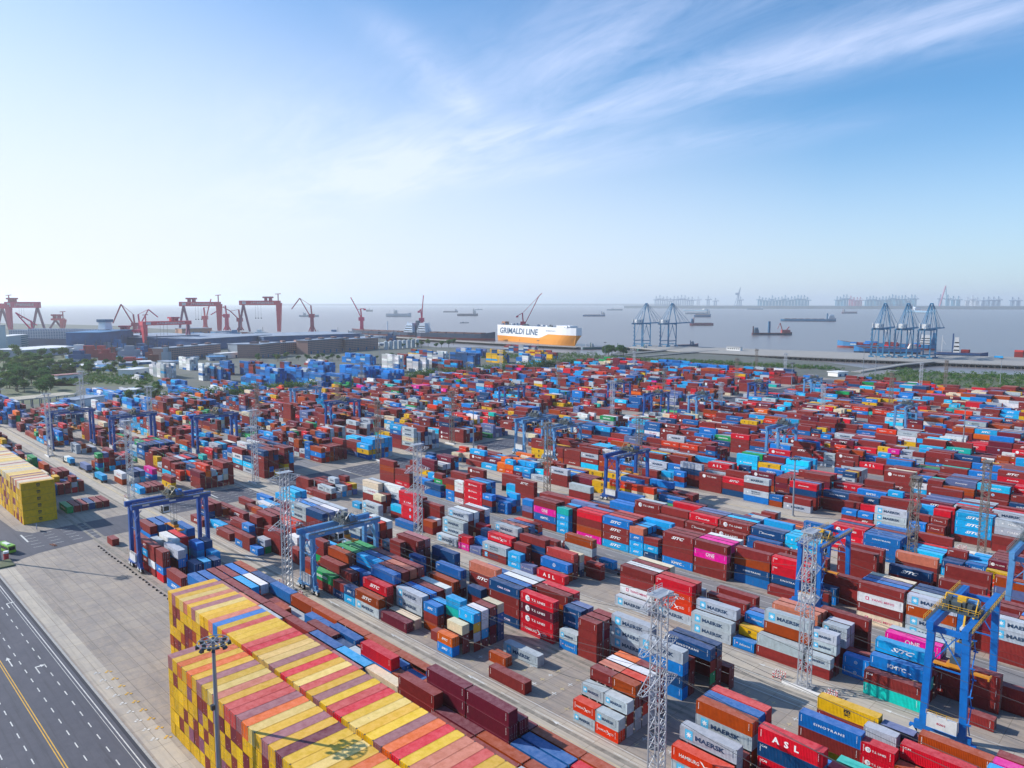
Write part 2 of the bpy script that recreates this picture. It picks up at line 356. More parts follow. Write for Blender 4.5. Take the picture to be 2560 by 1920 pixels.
# yellow and white ground crosses where containers are set down
def cross(x, y, m_, s=0.75, z=Z):
    mk.face([(x - s, y - .12, z), (x + s, y - .12, z), (x + s, y + .12, z), (x - s, y + .12, z)], m_)
    mk.face([(x - .12, y - s, z + .004), (x + .12, y - s, z + .004), (x + .12, y + s, z + .004), (x - .12, y + s, z + .004)], m_)
for i in range(9):
    for (yy, m_) in ((49.6, M_WHITE), (51.9, M_YEL)):
        x = -196 + 4.9 * i + (1.2 if m_ == M_YEL else 0)
        for dx, dy in ((0, 0), (.9, .45), (.5, -.5)): cross(x + dx, yy + dy, m_, .33, Z + .004 * (1 + int(dx * 10)))
for y0_ in (117.3, 141.3):
    for r_ in range(1, 6):
        for x in np.arange(-160, -40, 6.4): cross(x, y0_ + 2.9 * r_ - .25, M_CREAM if r_ % 2 else M_WHITE, .7)
struct(mk.obj('road_markings'))
# rail-like crane runway strips and dark tyre marks, studs
mb = MB()
for y in (81.6, 84.6, 105.1, 113.4, 137.0, 139.3, 163.0, 165.2, 190.6, 213.9, 237.2):
    mb.face([(-690, y - .55, .044), (250, y - .55, .044), (250, y + .55, .044), (-690, y + .55, .044)], mat('runway_beam', (0.30, 0.27, 0.23), 0.85, noise=0.5, scale=0.4))
struct(mb.obj('crane_runway'))
# ================================================================ logos
FONTC = {}
def text2d(s_, size=1.0, bold=0.0, shear=0.0, sx=1.0, space=1.0):
    key = (s_, size, bold, shear, sx, space)
    if key in FONTC: return FONTC[key]
    cu = bpy.data.curves.new('t', 'FONT'); cu.body = s_; cu.size = size; cu.offset = bold; cu.shear = shear; cu.resolution_u = 2
    cu.space_character = space; cu.align_x = 'CENTER'; cu.align_y = 'CENTER'
    o = bpy.data.objects.new('t', cu); COL.objects.link(o)
    bpy.context.view_layer.update(); me = bpy.data.meshes.new_from_object(o.evaluated_get(bpy.context.evaluated_depsgraph_get()))
    me.calc_loop_triangles()
    V_ = np.array([v.co[:2] for v in me.vertices]); T_ = np.array([lt.vertices[:] for lt in me.loop_triangles])
    bpy.data.objects.remove(o); bpy.data.curves.remove(cu); bpy.data.meshes.remove(me)
    V_ = V_ - (V_.max(0) + V_.min(0)) / 2; V_[:, 0] *= sx
    FONTC[key] = (V_, T_); return V_, T_
def fit(s_, w_, h_, **k):
    V_, T_ = text2d(s_, **k); d = V_.max(0) - V_.min(0); return V_ * [w_ / d[0], h_ / d[1]], T_
def poly(pts):
    n = len(pts); return np.array(pts, float), np.array([(0, i, i + 1) for i in range(1, n - 1)])
def disc(r, n=20, cx=0, cy=0): 
    p = [(cx, cy)] + [(cx + r * math.cos(2 * math.pi * i / n), cy + r * math.sin(2 * math.pi * i / n)) for i in range(n + 1)]
    return poly(p)
def star(r, n=7, r2=.42):
    p = [(0, 0)] + [((r if i % 2 == 0 else r * r2) * math.sin(math.pi * i / n), (r if i % 2 == 0 else r * r2) * math.cos(math.pi * i / n)) for i in range(2 * n + 1)]
    return poly(p)
WHT = (0.80, 0.80, 0.80); NAV = (0.012, 0.045, 0.11); BLK = (0.02, 0.02, 0.02); SBL = (0.07, 0.45, 0.72); MAG = (0.6, 0.02, 0.12)
def logo(key, L, H_):
    """list of (verts, tris, colour) in wall coordinates: u from 0 to L, v from 0 to H_"""
    k = 1.0 if L > 9 else 0.62
    out = []; cu, cv = L / 2, H_ * .53
    def put(g_, u, v, c): out.append((g_[0] + [u, v], g_[1], c))
    if key == 'M':
        put(poly([(-.85 * k, -1.0 * k), (.85 * k, -1.0 * k), (.85 * k, 1.0 * k), (-.85 * k, 1.0 * k)]), L * .165, cv, SBL)
        put(star(.68 * k), L * .165, cv, WHT)
        put(fit('MAERSK', L * .52, 1.0 * k, bold=.045), L * .54, cv - .05, NAV)
    elif key == 'W': put(star(.45 * k), L * .2, cv, WHT); put(fit('MAERSK', L * .42, .72 * k, bold=.02), L * .55, cv - .05, WHT)
    elif key == 'm':
        put(poly([(-.7 * k, -.8 * k), (.7 * k, -.8 * k), (.7 * k, .8 * k), (-.7 * k, .8 * k)]), L * .165, cv, SBL)
        put(star(.5 * k), L * .165, cv, WHT); put(fit('MAERSK', L * .36, .62 * k, bold=.02), L * .5, cv + .42 * k, NAV); put(fit('SEALAND', L * .36, .55 * k, bold=.01), L * .5, cv - .42 * k, NAV)
    elif key == 'S': put(fit('SITC', L * .42, 1.05 * k, bold=.035, shear=.45), cu, cv, WHT)
    elif key == 'O': put(fit('ONE', 3.2 * k, 1.25 * k, bold=.01), cu, cv + .1, WHT); put(fit('OCEAN NETWORK EXPRESS', 3.2 * k, .14 * k), cu, cv - .85 * k, WHT)
    elif key == 'E': put(fit('EVERGREEN', L * .52, .85 * k, bold=.035), cu, cv, WHT)
    elif key == 'T':
        put(disc(.85 * k), L * .22, cv, WHT); put(fit('TS', .9 * k, .8 * k, bold=.02, shear=.3), L * .245, cv, (.05, .05, .2)); put(fit('T.S. LINES', L * .42, .62 * k, bold=.02), L * .55, cv, WHT)
    elif key == 'Y': 
        put(poly([(-.45 * k, -.5 * k), (.45 * k, -.5 * k), (.45 * k, .5 * k), (-.45 * k, .5 * k)]), L * .22, cv, MAG); put(fit('I', .4 * k, .6 * k, bold=.04), L * .22, cv, WHT)
        put(fit('YANG MING', L * .5, .68 * k, bold=.01), L * .56, cv - .05, MAG)
    elif key == 'K': put(fit('KMTC', L * .33, .95 * k, bold=.035), cu - .2, cv - .1, WHT); put(fit('LINE', .9 * k, .22 * k), cu + L * .2, cv - .48 * k, WHT)
    elif key == 'H':
        put(fit('HAMBURG', L * .36, .72 * k, bold=.005), L * .32, cv, WHT); put(fit('SÜD', L * .13, .85 * k), L * .74, cv + .05, WHT)
        put(poly([(-.9 * k, .8 * k), (-.35 * k, .62 * k), (.9 * k, -.75 * k), (.5 * k, -.7 * k)]), L * .58, cv, WHT); put(poly([(-.9 * k, -.7 * k), (-.5 * k, -.62 * k), (.9 * k, .25 * k), (.2 * k, .1 * k)]), L * .6, cv, WHT)
    elif key == 'L': put(poly([(-.32 * k, -.4 * k), (.32 * k, -.4 * k), (.32 * k, .4 * k), (-.32 * k, .4 * k)]), L * .3, cv, WHT); put(fit('LX Pantos', L * .38, .6 * k, bold=.02), L * .54, cv, WHT)
    elif key == 'A': put(fit('A S L', L * .42, 1.25 * k, bold=.04, space=1.3), cu - .8, cv, WHT)
    elif key == 'C': put(fit('m', 1.3 * k, .75 * k, bold=.06), cu, cv + .3 * k, BLK); put(fit('SC', 1.2 * k, .6 * k, bold=.05), cu, cv - .48 * k, BLK)
    elif key == 'N': put(fit('SINOTRANS', L * .5, .5 * k, bold=.02, space=1.25), cu, cv, WHT)
    elif key == 'I': put(fit('SINOLINES', L * .55, .55 * k, bold=.03, space=1.4), cu, cv, WHT)
    elif key == 'Z':
        put(poly([(-.6 * k, .35 * k), (.6 * k, .35 * k), (.6 * k, .45 * k), (-.6 * k, .45 * k)]), L * .3, cv, WHT); put(poly([(-.6 * k, -.45 * k), (-.2 * k, -.45 * k), (-.2 * k, -.35 * k), (-.6 * k, -.35 * k)]), L * .3, cv, WHT)
        put(poly([(-.6 * k, -.35 * k), (-.5 * k, -.35 * k), (-.5 * k, .35 * k), (-.6 * k, .35 * k)]), L * .3, cv, WHT); put(fit('Econship', L * .4, .66 * k, bold=.02, shear=.4), L * .52, cv - .1, WHT)
    elif key == 'k': put(fit('K  LINE', L * .4, .75 * k, bold=.02), cu, cv, WHT)
    elif key == 'a': put(fit('Safmarine', L * .5, .9 * k, shear=.3), L * .56, cv, WHT); put(poly([(-.35 * k, -.25 * k), (.35 * k, -.25 * k), (.35 * k, .25 * k), (-.35 * k, .25 * k)]), L * .2, cv + .1, (.75, .35, .45))
    elif key == 'U': put(disc(.55 * k), L * .3, cv, WHT); put(disc(.33 * k), L * .3 - .05, cv, (.03, .4, .33)); put(fit('CULINES', L * .34, .6 * k, bold=.02), L * .56, cv, WHT)
    elif key == 'c': put(fit('COSCO', L * .42, .7 * k, bold=.03, space=1.2), cu, cv, NAV)
    elif key == 'Q': put(fit('CMA CGM', L * .42, .55 * k, bold=.03), cu, cv, (.75, .6, .75))
    elif key == 'f': put(disc(.62 * k), cu, cv, WHT); put(disc(.48 * k), cu, cv, (.03, .25, .55)); put(fit('CP', .6 * k, .4 * k, bold=.02), cu, cv, WHT)
    elif key == 'x': put(fit('CAI', 1.1, .42, bold=.03), 1.3, H_ - .6, WHT)
    # small vertical code beside the left post and data lines beside the right one
    if key not in ('M', 'm', 'c', 'C', 'Y'):
        for i in range(6): put(poly([(-.07, -.07), (.07, -.07), (.07, .07), (-.07, .07)]), .55, H_ - .5 - .24 * i, WHT)
    tone = WHT if key not in ('M', 'm', 'c', 'C', 'Y') else NAV
    for i in range(5): put(poly([(-.05, -.09), (.05, -.09), (.05, .09), (-.05, .09)]), L - .75, H_ - .5 - .3 * i, tone)
    return out
# ================================================================ containers
PAL = {'m': (0.23, 0.032, 0.030), 'M': (0.15, 0.014, 0.032), 'r': (0.62, 0.004, 0.020), 'o': (0.68, 0.045, 0.012), 'O': (0.74, 0.14, 0.018),
       'b': (0.0, 0.19, 0.60), 'c': (0.012, 0.36, 0.74), 's': (0.05, 0.54, 0.86), 'n': (0.004, 0.055, 0.17), 'd': (0.006, 0.12, 0.38),
       'g': (0.44, 0.49, 0.54), 'w': (0.74, 0.74, 0.75), 'e': (0.70, 0.60, 0.43), 'y': (0.70, 0.40, 0.012), 'p': (0.80, 0.0, 0.30),
       'G': (0.0, 0.30, 0.08), 't': (0.01, 0.47, 0.41), 'v': (0.26, 0.09, 0.16), 'B': (0.36, 0.065, 0.020), 'u': (0.13, 0.17, 0.34),
       'Y': (0.82, 0.50, 0.02), 'L': (0.78, 0.54, 0.18), 'a': (0.60, 0.20, 0.13), 'i': (0.34, 0.13, 0.14), 'j': (0.58, 0.085, 0.075)}
CNAME = {'m': 'brown', 'M': 'dark maroon', 'r': 'bright red', 'o': 'orange-red', 'O': 'orange', 'b': 'royal blue', 'c': 'sky blue', 's': 'pale cyan', 'n': 'navy',
         'd': 'mid blue', 'g': 'light grey', 'w': 'white', 'e': 'cream', 'y': 'yellow', 'p': 'magenta', 'G': 'green', 't': 'teal', 'v': 'plum', 'B': 'rust brown',
         'u': 'slate blue', 'Y': 'bright yellow', 'L': 'pale yellow', 'a': 'salmon', 'i': 'mauve', 'j': 'rosy red'}
LNAME = {'M': 'star emblem', 'W': 'star emblem', 'm': 'star emblem', 'S': 'slanted lettering', 'O': 'three-letter mark', 'E': 'white lettering', 'T': 'disc emblem', 'Y': 'pink lettering', 'K': 'white lettering',
         'H': 'arrow emblem', 'L': 'white lettering', 'A': 'spaced letters', 'C': 'black mark', 'N': 'thin lettering', 'I': 'spaced lettering', 'Z': 'boxed lettering', 'k': 'white lettering', 'a': 'script lettering',
         'U': 'ring emblem', 'c': 'dark lettering', 'Q': 'pale lettering', 'f': 'round emblem', 'x': 'small mark'}
CW = 2.44
CL = {40: 12.19, 20: 6.06}; CH = {40: 2.9, 20: 2.6}
ROWP = 2.9
CONT = []; STK = {}
rnd = random.Random(11)
def tok(t_):
    c, _, lg = t_.partition('.'); return c, lg
def stack(block, Y0, row, X0, L, toks, rot=0, z=0.0):
    """one stack; X0 = end nearest the left of the photo, Y0 + row = front wall"""
    h = CH[L]; y0 = Y0 + row * ROWP
    if rot: x0, x1, ya, yb = X0, X0 + CW, Y0, Y0 + CL[L]
    else: x0, x1, ya, yb = X0, X0 + CL[L], y0, y0 + CW
    s_ = dict(block=block, row=row, x0=x0, x1=x1, y0=ya, y1=yb, L=L, h=h, top=z + h * len(toks), rot=rot, n=len(toks), z=z)
    STK.setdefault((block, row), []).append(s_)
    for i, tk in enumerate(toks):
        c, lg = tok(tk); v = 0.86 + 0.26 * rnd.random(); hu = (rnd.random() - .5) * .05
        base = PAL[c]; v = v if not block.startswith('far') else .62 + .7 * rnd.random(); colr = tuple(max(0, min(1, base[k] * v * (1 + hu * (1 if k != 1 else -1)))) for k in range(3))
        CONT.append(dict(s=s_, t=i, z=z + i * h, col=colr, key=c, logo=lg, off=(rnd.random() - .5) * .1))
    return s_
HAND = {
 'A': (83.4, """-303 0 20 m|-285 1 20 m m m|-285 2 40 m m b m|-285 3 40 m d d d|-285 4 40 m m d d|-273 5 40 n m m d
-270.5 0 20 m m m m|-264.5 0 20 r m.S c.S m.S|-264.5 1 20 m m g g|-261.5 1 20 m g g g|-264 2 40 m n r w|-264 3 40 m m m r|-264 4 20 b t b|-251.5 2 20 m m b g|-251.5 1 40 r m b.f g.c
-252 3 20 n m d b|-252 4 20 m b c b|-246 5 20 n n c|-252 5 20 m m n n|-258.5 0 20 m w.S m m|-251 0 20 r b.S m m|-242 0 40 b.S m|-239.5 2 20 m d n|-239.5 3 20 m m c|-239 4 20 b n n|-233.5 5 20 m b
-224.5 1 40 b d d.N|-224.5 2 40 m m m|-224.5 3 40 m m m|-224.5 4 40 m b b|-212 1 40 g m i|-212 2 40 m m m|-211 3 40 d n c|-211 4 40 m d w|-197.5 4 40 m m|-199 1 40 m m a|-199 2 40 g m m
-197 3 40 g g.M|-197 4 40 g g|-183.5 3 40 m m|-184 4 40 m g|-186 1 40 g m g|-184 2 40 m m m|-176.5 2 40 m r m|-171 3 40 m m m|-171 2 20 M M M|-171 4 40 d d|-162 1 40 m m m|-162 4 40 d b d|-158 3 20 n d n.S|-157 4 20 b b
-157 1 20 d d|-150.5 1 40 m m i|-150 2 40 n b c|-149.5 3 40 d n b|-140.5 3 40 m n b r|-138 2 40 M g e|-140 4 40 g d d|-128 2 20 n g|-127.5 4 20 g d d
-124.5 1 40 m m|-124.5 2 40 m m m m|-119.5 3 40 m M m M M|-118.5 1 20 g g|-111.5 1 40 m m m|-107.2 3 40 M M M M M|-112 2 40 m M M|-107 4 40 M M M M|-105 5 40 M M M
-99.5 1 40 m m m|-99.5 2 40 m m B|-98 2 20 m m|-94 3 40 g d d|-94 4 40 m g d|-91 0 40 m m m|-86.5 3 40 m m r|-85 2 40 m m B|-85 1 40 m n g|-81.5 4 40 m m r|-73 3 40 m g|-73 1 40 m m m"""),
 'B': (117.3, """-266.5 0 20 b.S m|-260.3 0 20 m m|-254 0 20 b.S|-254 1 20 G g.M|-254 2 40 m m m|-266.5 1 20 m u b.S|-266 2 20 d.N m m m|-266 3 40 m o m m|-266 4 40 m s m m|-254 3 40 m m m o
-253 4 40 m m m o.S|-266 5 40 m m n i|-253 5 40 m m m|-241 3 20 m w w|-240 4 40 m m m|-241 5 40 b b b|-229 3 20 m g.m g.m|-235 2 20 m m|-222.8 3 20 m G m m|-222.5 4 40 b m c
-209.3 0 40 m G.E|-209.3 1 40 m m m|-221.7 1 20 B m|-215.5 2 20 m B|-209 2 40 m m m B|-209 3 40 m m m G.E|-209 4 40 m m m G|-209 5 40 m m n G
-196.7 0 20 n.Q m|-190.5 0 20 c.S n.S|-184.3 0 40 g.M B.S|-184.3 1 40 m m r.S|-196.7 1 20 n n m|-196.7 2 20 d n b|-190.5 2 20 n d d|-184.3 2 40 m m n d|-196.7 3 40 m m n c|-196.7 4 40 n m d d|-184.3 3 40 m m m m|-184.3 4 40 n m m a|-184.3 5 40 m m m m|-196.7 5 40 m M B m
-171 0 40 M|-171 1 40 e|-171.3 2 40 g g.M g.M|-171.3 3 40 d b b|-171.3 4 40 m s m|-171.3 5 40 m m w|-158.4 2 20 B m b.S|-158.4 3 20 m d c|-152 3 20 m m t c|-151.6 1 20 m|-145.3 0 20 b.S O.S|-144.6 1 20 m m e|-143.4 2 20 m g y c.f|-143.4 3 20 m c w w
-143.4 4 20 M M n m|-143.4 5 20 n n d e|-137.6 2 20 m|-131.5 2 20 B|-132 4 40 g.M|-125.3 0 40 m
-98.3 0 20 g.M o.H|-92.1 0 20 o.H g.M|-98.3 1 20 m G g.M|-92.1 1 20 g m g.M|-98.3 2 20 m g m m|-92.1 2 20 g g m B|-98.3 3 20 m m g a|-92.1 3 20 g o M o|-98.3 4 20 m m o w|-92.1 4 20 g g g w|-98.3 5 20 m m m O|-92.1 5 20 m m m m
-73.2 0 40 g.M o.H|-73.2 1 40 m g.M g.M|-73.2 3 40 m B g.M B|-73.2 2 40 g m|-73.2 4 40 m m m d|-73.2 5 40 m m m j|-59.8 3 40 m r.x n.x r.A|-59.8 4 40 d d|-60 5 40 d b|-60 1 40 m|-47.4 5 20 m m t|-47.8 4 20 m m r|-47.5 3 20 d b|-41 4 40 m m m|-47 2 40 m b"""),
 'C': (141.3, """-268 0 40 m m g.M g.M|-268 1 40 m m g b|-268 2 40 m b g g|-268 3 40 m g g g|-281 1 40 m m M|-281 3 20 t n n|-275 2 20 m t n u|-255.5 0 40 m m m n|-255.5 1 40 m n n u|-255.5 2 40 m n g w|-255.5 3 40 m n n g|-292 3 40 e b s.W s.W|-292 4 40 m m b c
-243 1 20 m w|-237 2 20 c b|-236 4 40 b b|-230 0 40 m g.M n g.M|-230 1 40 m m n g|-230 2 40 m m d g|-230 3 40 M m m o|-230 4 40 m m m w|-217.5 1 20 m m|-217 3 40 d g.M|-215 4 40 n n
-205 0 40 m m|-204 1 20 m m m m|-204 2 40 m m M m|-204 3 40 M m m i|-193 0 20 m t|-193 1 20 n d d|-192 2 40 n m m a|-192 3 40 m m M|-192 4 40 m n n|-183 0 20 g|-179 1 40 m g d.x|-179 0 40 B B|-166 2 40 m m m.S a|-166 3 20 n e e|-160 3 20 b m m|-166 4 40 m d d
-150.8 0 40 n.Q m m n.Q|-150.8 1 40 m m m d|-150.8 2 40 n m g w|-150.8 3 40 m m m g|-163.5 1 20 m n|-137.9 0 40 r.H r.T M.T r.T|-137.9 2 40 m m B m|-137.9 3 40 m m m r|-137.9 4 20 m b|-124.6 1 20 m n n.Q n.Q|-124.6 2 20 m d n u|-123.4 0 20 b.a g.M|-118 3 20 m m n
-116.9 0 20 m m m m|-116.9 1 20 m m M m|-116.9 2 20 m M m m|-115 4 20 m u|-110.6 2 40 m g.M g.M g.M|-98 0 40 b n b g.M|-98 1 40 m m m|-94.3 2 40 m G m n.N|-94.3 3 40 m m m n|-92.5 4 40 m m
-58.6 0 40 y m d.N|-58.4 3 40 m m y.C|-52 4 20 y y|-58.5 2 40 m|-46.4 0 20 r r.T r.T|-53 1 20 m m|-48 2 20 m m g|-45.8 3 20 m u u|-40.3 1 40 m m r.x|-40.3 0 40 m B|-38.9 3 40 m m B|-26.7 1 40 m r c|-27 2 40 m c c|-26.7 3 40 m m p|-26.6 4 40 m m m|-46 4 40 M M|-14 2 40 m m m"""),
 'D': (174.6, """-330 1 40 m m|-267 0 40 g.M g.M|-267 2 20 m m e|-267 3 20 w m m|-255.2 0 40 p.O|-254.5 1 40 m B|-254 2 40 m s|-242.9 0 40 d|-242.5 1 40 m r.f r.f|-252 3 40 m m r.k r|-240 3 40 m m r.x|-240 4 40 m m m|-228 1 20 m B|-229 2 20 m w|-267 4 40 m d g.M w|-255 5 40 m m m|-279.5 1 20 c.S|-279.5 3 40 m m w.Y e|-279.5 4 40 m M n g
-215.9 0 40 g.M|-215.7 1 40 m g.M g.M|-216 2 40 m m m g.M|-216 3 40 m m g w|-216 4 40 m m m m|-216 5 40 m m d w|-203.8 1 20 m w.Y|-203 0 20 p.O r.x|-196.6 0 20 u.N|-197 1 20 m b|-197 2 20 m b n|-203 3 20 m m r|-189.8 0 40 m.m g.m|-190 1 40 g.M m r.H|-189.8 2 40 m m n g.M|-189.5 3 40 m m m a|-189 4 40 m d m u|-188 5 40 g m d o
-176.6 0 20 c.S c.S|-176.6 1 20 m m m|-176.6 2 20 M m n m|-170.5 2 20 m m n m|-170.6 0 20 u.a|-176.5 4 40 m M m|-176.5 5 40 m m M m|-163.8 1 40 B b.f|-163.8 2 40 m m j|-162.7 0 40 r.A|-163.5 3 20 n d|-157.5 3 20 n g e|-163 5 40 m m g B|-151 4 20 m m
-130.2 0 40 g.M|-130.4 1 40 m w.Y m m|-130.4 2 40 m m m w|-130.4 3 40 m m M m|-130.4 4 40 g e m e|-117.7 1 40 g.M o.H o.H r.x|-117.7 2 40 m m m j|-117.7 3 40 w m g.M|-103.8 0 40 g.M g.M|-103.9 1 40 g m g.M|-104 3 40 m m m|-104.2 5 40 m m m|-104 2 40 m m
-91 0 20 b.a|-90.8 1 20 m y.C|-90.8 2 20 m m b.a|-91 3 20 m b u|-84.3 0 40 m g|-83.8 1 40 m m B g.M|-84.5 3 40 m m m a|-84.3 4 40 m m m a|-71.4 0 20 m g.M|-71.2 1 20 m m g.M g.M|-71 3 20 m m g.M g.M|-71 4 20 m g g g|-74 5 40 m m m.x m.x|-64.5 2 20 b.f b.f|-63.2 1 20 m g.M|-65 3 20 m m
-57.5 0 40 t m.x|-57.3 1 40 m m b.K|-57.2 2 40 m t m c.S|-57 4 40 m m m p.O|-57 5 40 m m m g|-57 3 40 m m|-44.9 4 40 m m m|-45 5 40 m m b|-37.8 1 20 m|-38.5 4 40 m B|-38.5 5 40 m m|-24 1 40 m m|-12 3 40 m d m|-24 3 40 g g|-11 1 40 m m"""),
 'E': (215.2, """-312 0 40 m m B m|-312 2 20 t e m|-299 0 40 r.H m m|-287 0 20 w.Y e|-287 1 40 m b|-285 3 20 n.S m|-279.5 2 40 m m c.S|-275 0 40 d n|-271 1 20 m G.E G.E m|-265 1 40 p.O G.E m|-252.8 1 40 G.E m G.E|-258.9 0 20 b.K b.K B m|-252.6 0 20 w.Y m w.Y w.Y|-246.2 0 40 r.L r.L r.L r.L|-246 1 40 m m n c|-246 2 40 n m c d|-233.6 0 20 n.S m b.S|-227 1 20 b.S b.S|-233 2 40 m b|-227 3 20 c u c
-202.5 0 40 m d.K p.O m|-202.5 1 40 m m m m|-203 2 20 B|-214.8 2 20 m u b|-202.5 3 40 m m g m|-189.8 0 20 c.S c.S c.S t|-189.8 1 20 m m m m|-189.8 2 20 m m d c|-189.8 3 40 m m m u|-179.4 0 40 p.O B m r|-179.4 1 40 m m m r|-179.4 2 40 m m m u|-179.4 3 40 m B|-166.8 0 40 c.S m.S m.S b.S|-166.8 1 40 m m m j|-166.8 2 40 m m m m|-166.8 3 40 m m m j
-154.3 0 20 c.S c.S b.S a|-154.3 1 20 m m m c|-154.3 2 20 m m n c|-154.3 3 40 m m m c|-148 0 20 n.x c.S m|-148 1 20 m m n.N|-141.5 3 40 m m m|-140.1 0 40 b.K m m m.S|-140 1 40 m m m m|-140 2 40 m m m m|-127.5 0 40 m m p.O m|-127.5 1 40 m m m p|-127.5 2 40 m m m p|-127.5 3 40 m m g w|-127.5 4 40 m w w
-114 1 40 d n.N B m|-114 3 40 m B m|-101.3 1 40 m n.N r.x r.x|-101 2 40 m d m m|-88 2 20 b.S n.S|-88 0 20 n m|-101 0 40 m|-88 3 40 m m m|-112 4 40 m m m m|-99.5 4 40 M m m m
-73.8 0 40 e.Y m w.Y m|-73.8 1 40 m m m b|-73.8 2 40 m m m u|-73.8 3 40 m e m e|-60.8 0 40 g.M g.M B.x g.M|-60.8 1 40 m m m g|-60.8 2 40 g m m n|-60.8 3 40 m m g.M n.N|-47.8 1 40 m m M M|-47.8 3 40 m m M m|-40.7 0 40 m m g.M g.M|-35.5 1 40 m m m a|-35.5 2 40 m m m b|-35.5 3 40 m m u a|-47 4 40 m B m m|-23 1 40 m e w|-22 3 40 m m d m|-28 0 40 m m"""),
 'F': (239.2, """-158.6 1 40 m m m m|-158.6 0 40 m m m|-146 0 40 m m m.Z|-146 1 40 m m m r.Z|-146 2 40 m m m m|-146 3 40 m m m u|-146 4 40 m m m u|-133.4 0 40 m m m.T|-133.4 1 40 m m g.M m.T|-133.4 2 40 m m m m|-133.4 3 40 n m m s|-120.6 0 40 m d d|-120.6 1 40 m m b n.Z|-120.6 2 40 m m m u|-133.4 4 40 n m m n|-108 1 40 m m s.W s.W|-108 2 40 m m c s|-108 3 40 m m s s
-171.3 0 40 m m|-171.3 1 40 m g.M m m.T|-171.3 2 40 m m m g|-184 1 40 m m b.d|-184 2 40 m b b|-184 3 40 m m b d|-196.5 1 40 m m|-196.5 2 40 n n.S|-158.8 3 40 m m r.S|-158.8 4 40 m m m r|-209 1 40 m r.Z|-209 2 40 m m.T m g|-221.5 0 40 m m|-221.5 1 40 m m 
-246 1 20 s.W c|-240 1 40 m m m.S|-252 2 40 m m m|-90 1 40 m m m m|-90 3 40 m m m m|-75 2 40 m m n.S|-75 4 40 m m m a|-60 1 40 m m m|-60 3 40 m r m m|-47 3 40 m m u B|-34 3 40 m m c g"""),
 'H': (312.8, """-160.2 0 40 b g.m m g.M|-147.6 0 20 B d.N|-147.6 2 20 G.U m|-140.9 0 40 g.M m.x|-141 2 40 m m n r.Z|-141 3 40 m m n u|-141 4 40 m m m m|-128 4 40 m m n.I|-115.5 0 20 m b.S|-115.5 1 20 m m m|-109 0 20 m.S b.S|-109 1 20 m m r|-115 2 20 m m m m|-109 2 20 m m u n.S|-102.4 0 40 g.M g.M g.M|-102.4 2 40 m m m m|-89.4 0 20 b.S b.S|-89 1 20 m m m|-89.2 3 20 m c c.S c|-82.8 0 20 B m.Z|-82.6 1 20 m m m.Z|-82.4 2 20 m m m r|-82.4 4 20 M M M r
-74 1 40 m c.S c.S c.S|-74 2 40 m m m c|-74 3 40 m m m m|-61 0 40 m m|-61 1 40 m B g.W g.W|-76 4 40 m m m m|-64 4 40 y y y.C y.C|-50 2 40 G.E G.E m G.E|-172.7 1 40 n m r.S|-172.7 2 40 m m m m|-185.3 1 40 m m m.T|-185.3 3 40 g w g|-198 0 20 b m b.S|-198 2 40 m m n g""")}
def okin(x, y, z=6, mx=260):
    X_, Y_, d_ = proj(x, y, z); return d_ > 5 and -mx < X_ < 2560 + mx and -200 < Y_ < 1920 + 330
for bk, (Y0, txt) in HAND.items():
    for ent in txt.replace('\n', '|').split('|'):
        f = ent.split()
        if len(f) < 4: continue
        xs_ = float(f[0])
        if bk == 'A' and xs_ > -225: xs_ = -224.5 + 6.28 * round((xs_ + 224.5) / 6.28)
        stack(bk, Y0, int(f[1]), xs_, int(f[2]), [v.replace('.d', '') for v in f[3:]])
def untangle(b_):
    for (bk_, rw_), lst in STK.items():
        if bk_ != b_: continue
        keep_ = []
        for s_ in sorted(lst, key=lambda o: -o['n']):
            if any(min(o['x1'], s_['x1']) - max(o['x0'], s_['x0']) > .12 for o in keep_): s_['dead'] = True
            else: keep_.append(s_)
        lst[:] = [o for o in lst if not o.get('dead')]
for b_ in HAND: untangle(b_)
for rw in range(6):   # low stacks fill what is left of the row group behind the yellow-roofed blocks
    x = -224.5
    while x < -62:
        L_ = 40 if not any(o['x0'] - 12.4 < x < o['x1'] + .2 for o in STK.get(('A', rw), [])) else 20
        if not any(o['x0'] - CL[L_] - .1 < x < o['x1'] + .1 for o in STK.get(('A', rw), [])): stack('A', 83.4, rw, x, L_, ['m', 'm', 'B'] if rnd.random() < .5 else ['m', 'n', rnd.choice('dgBn')]); x += CL[L_] + .2
        else: x += .4
# the yellow and maroon blocks whose containers lie across the rows
T1 = 'yiyLayiLYyanyjyYyjryLLiyryLjyiYjryLyYiOrYaajyyyLyiyaYyyyjyLy'.replace('n', 'b')
T2 = 'iyOyOyiyLayjjiOLyiyMyYLyOyYLryiyaLyYOryyLiyyjyLyyOY'
def yblock(bk, X0, Y0, tops, n, seq, pitch=2.5):
    rr = random.Random(bk + 'q')
    for i, c in enumerate(tops):
        lo = [rr.choice(seq) for _ in range(n - 1)]
        stack(bk, Y0, 0, X0 + i * pitch, 40, lo + [c], rot=1)
yblock('Y1', -192.4, 66.4, T1[:54], 6, 'yyYyYmyMyBym')
yblock('Y2', -156.4, 53.2, T2[:40], 6, 'yyYyYmyMyyvm')
rr = random.Random(4)
for i in range(56):
    stack('Y3', 66.1, 0, -354.4 - i * 2.52, 40, ([ 'y.C'] * 6 if i == 0 else [rr.choice('yYLmyvyy') for _ in range(5)] + [rr.choice('eLeLaeiLL')]), rot=1)  # paler top tier: hazy glare put into the container colours
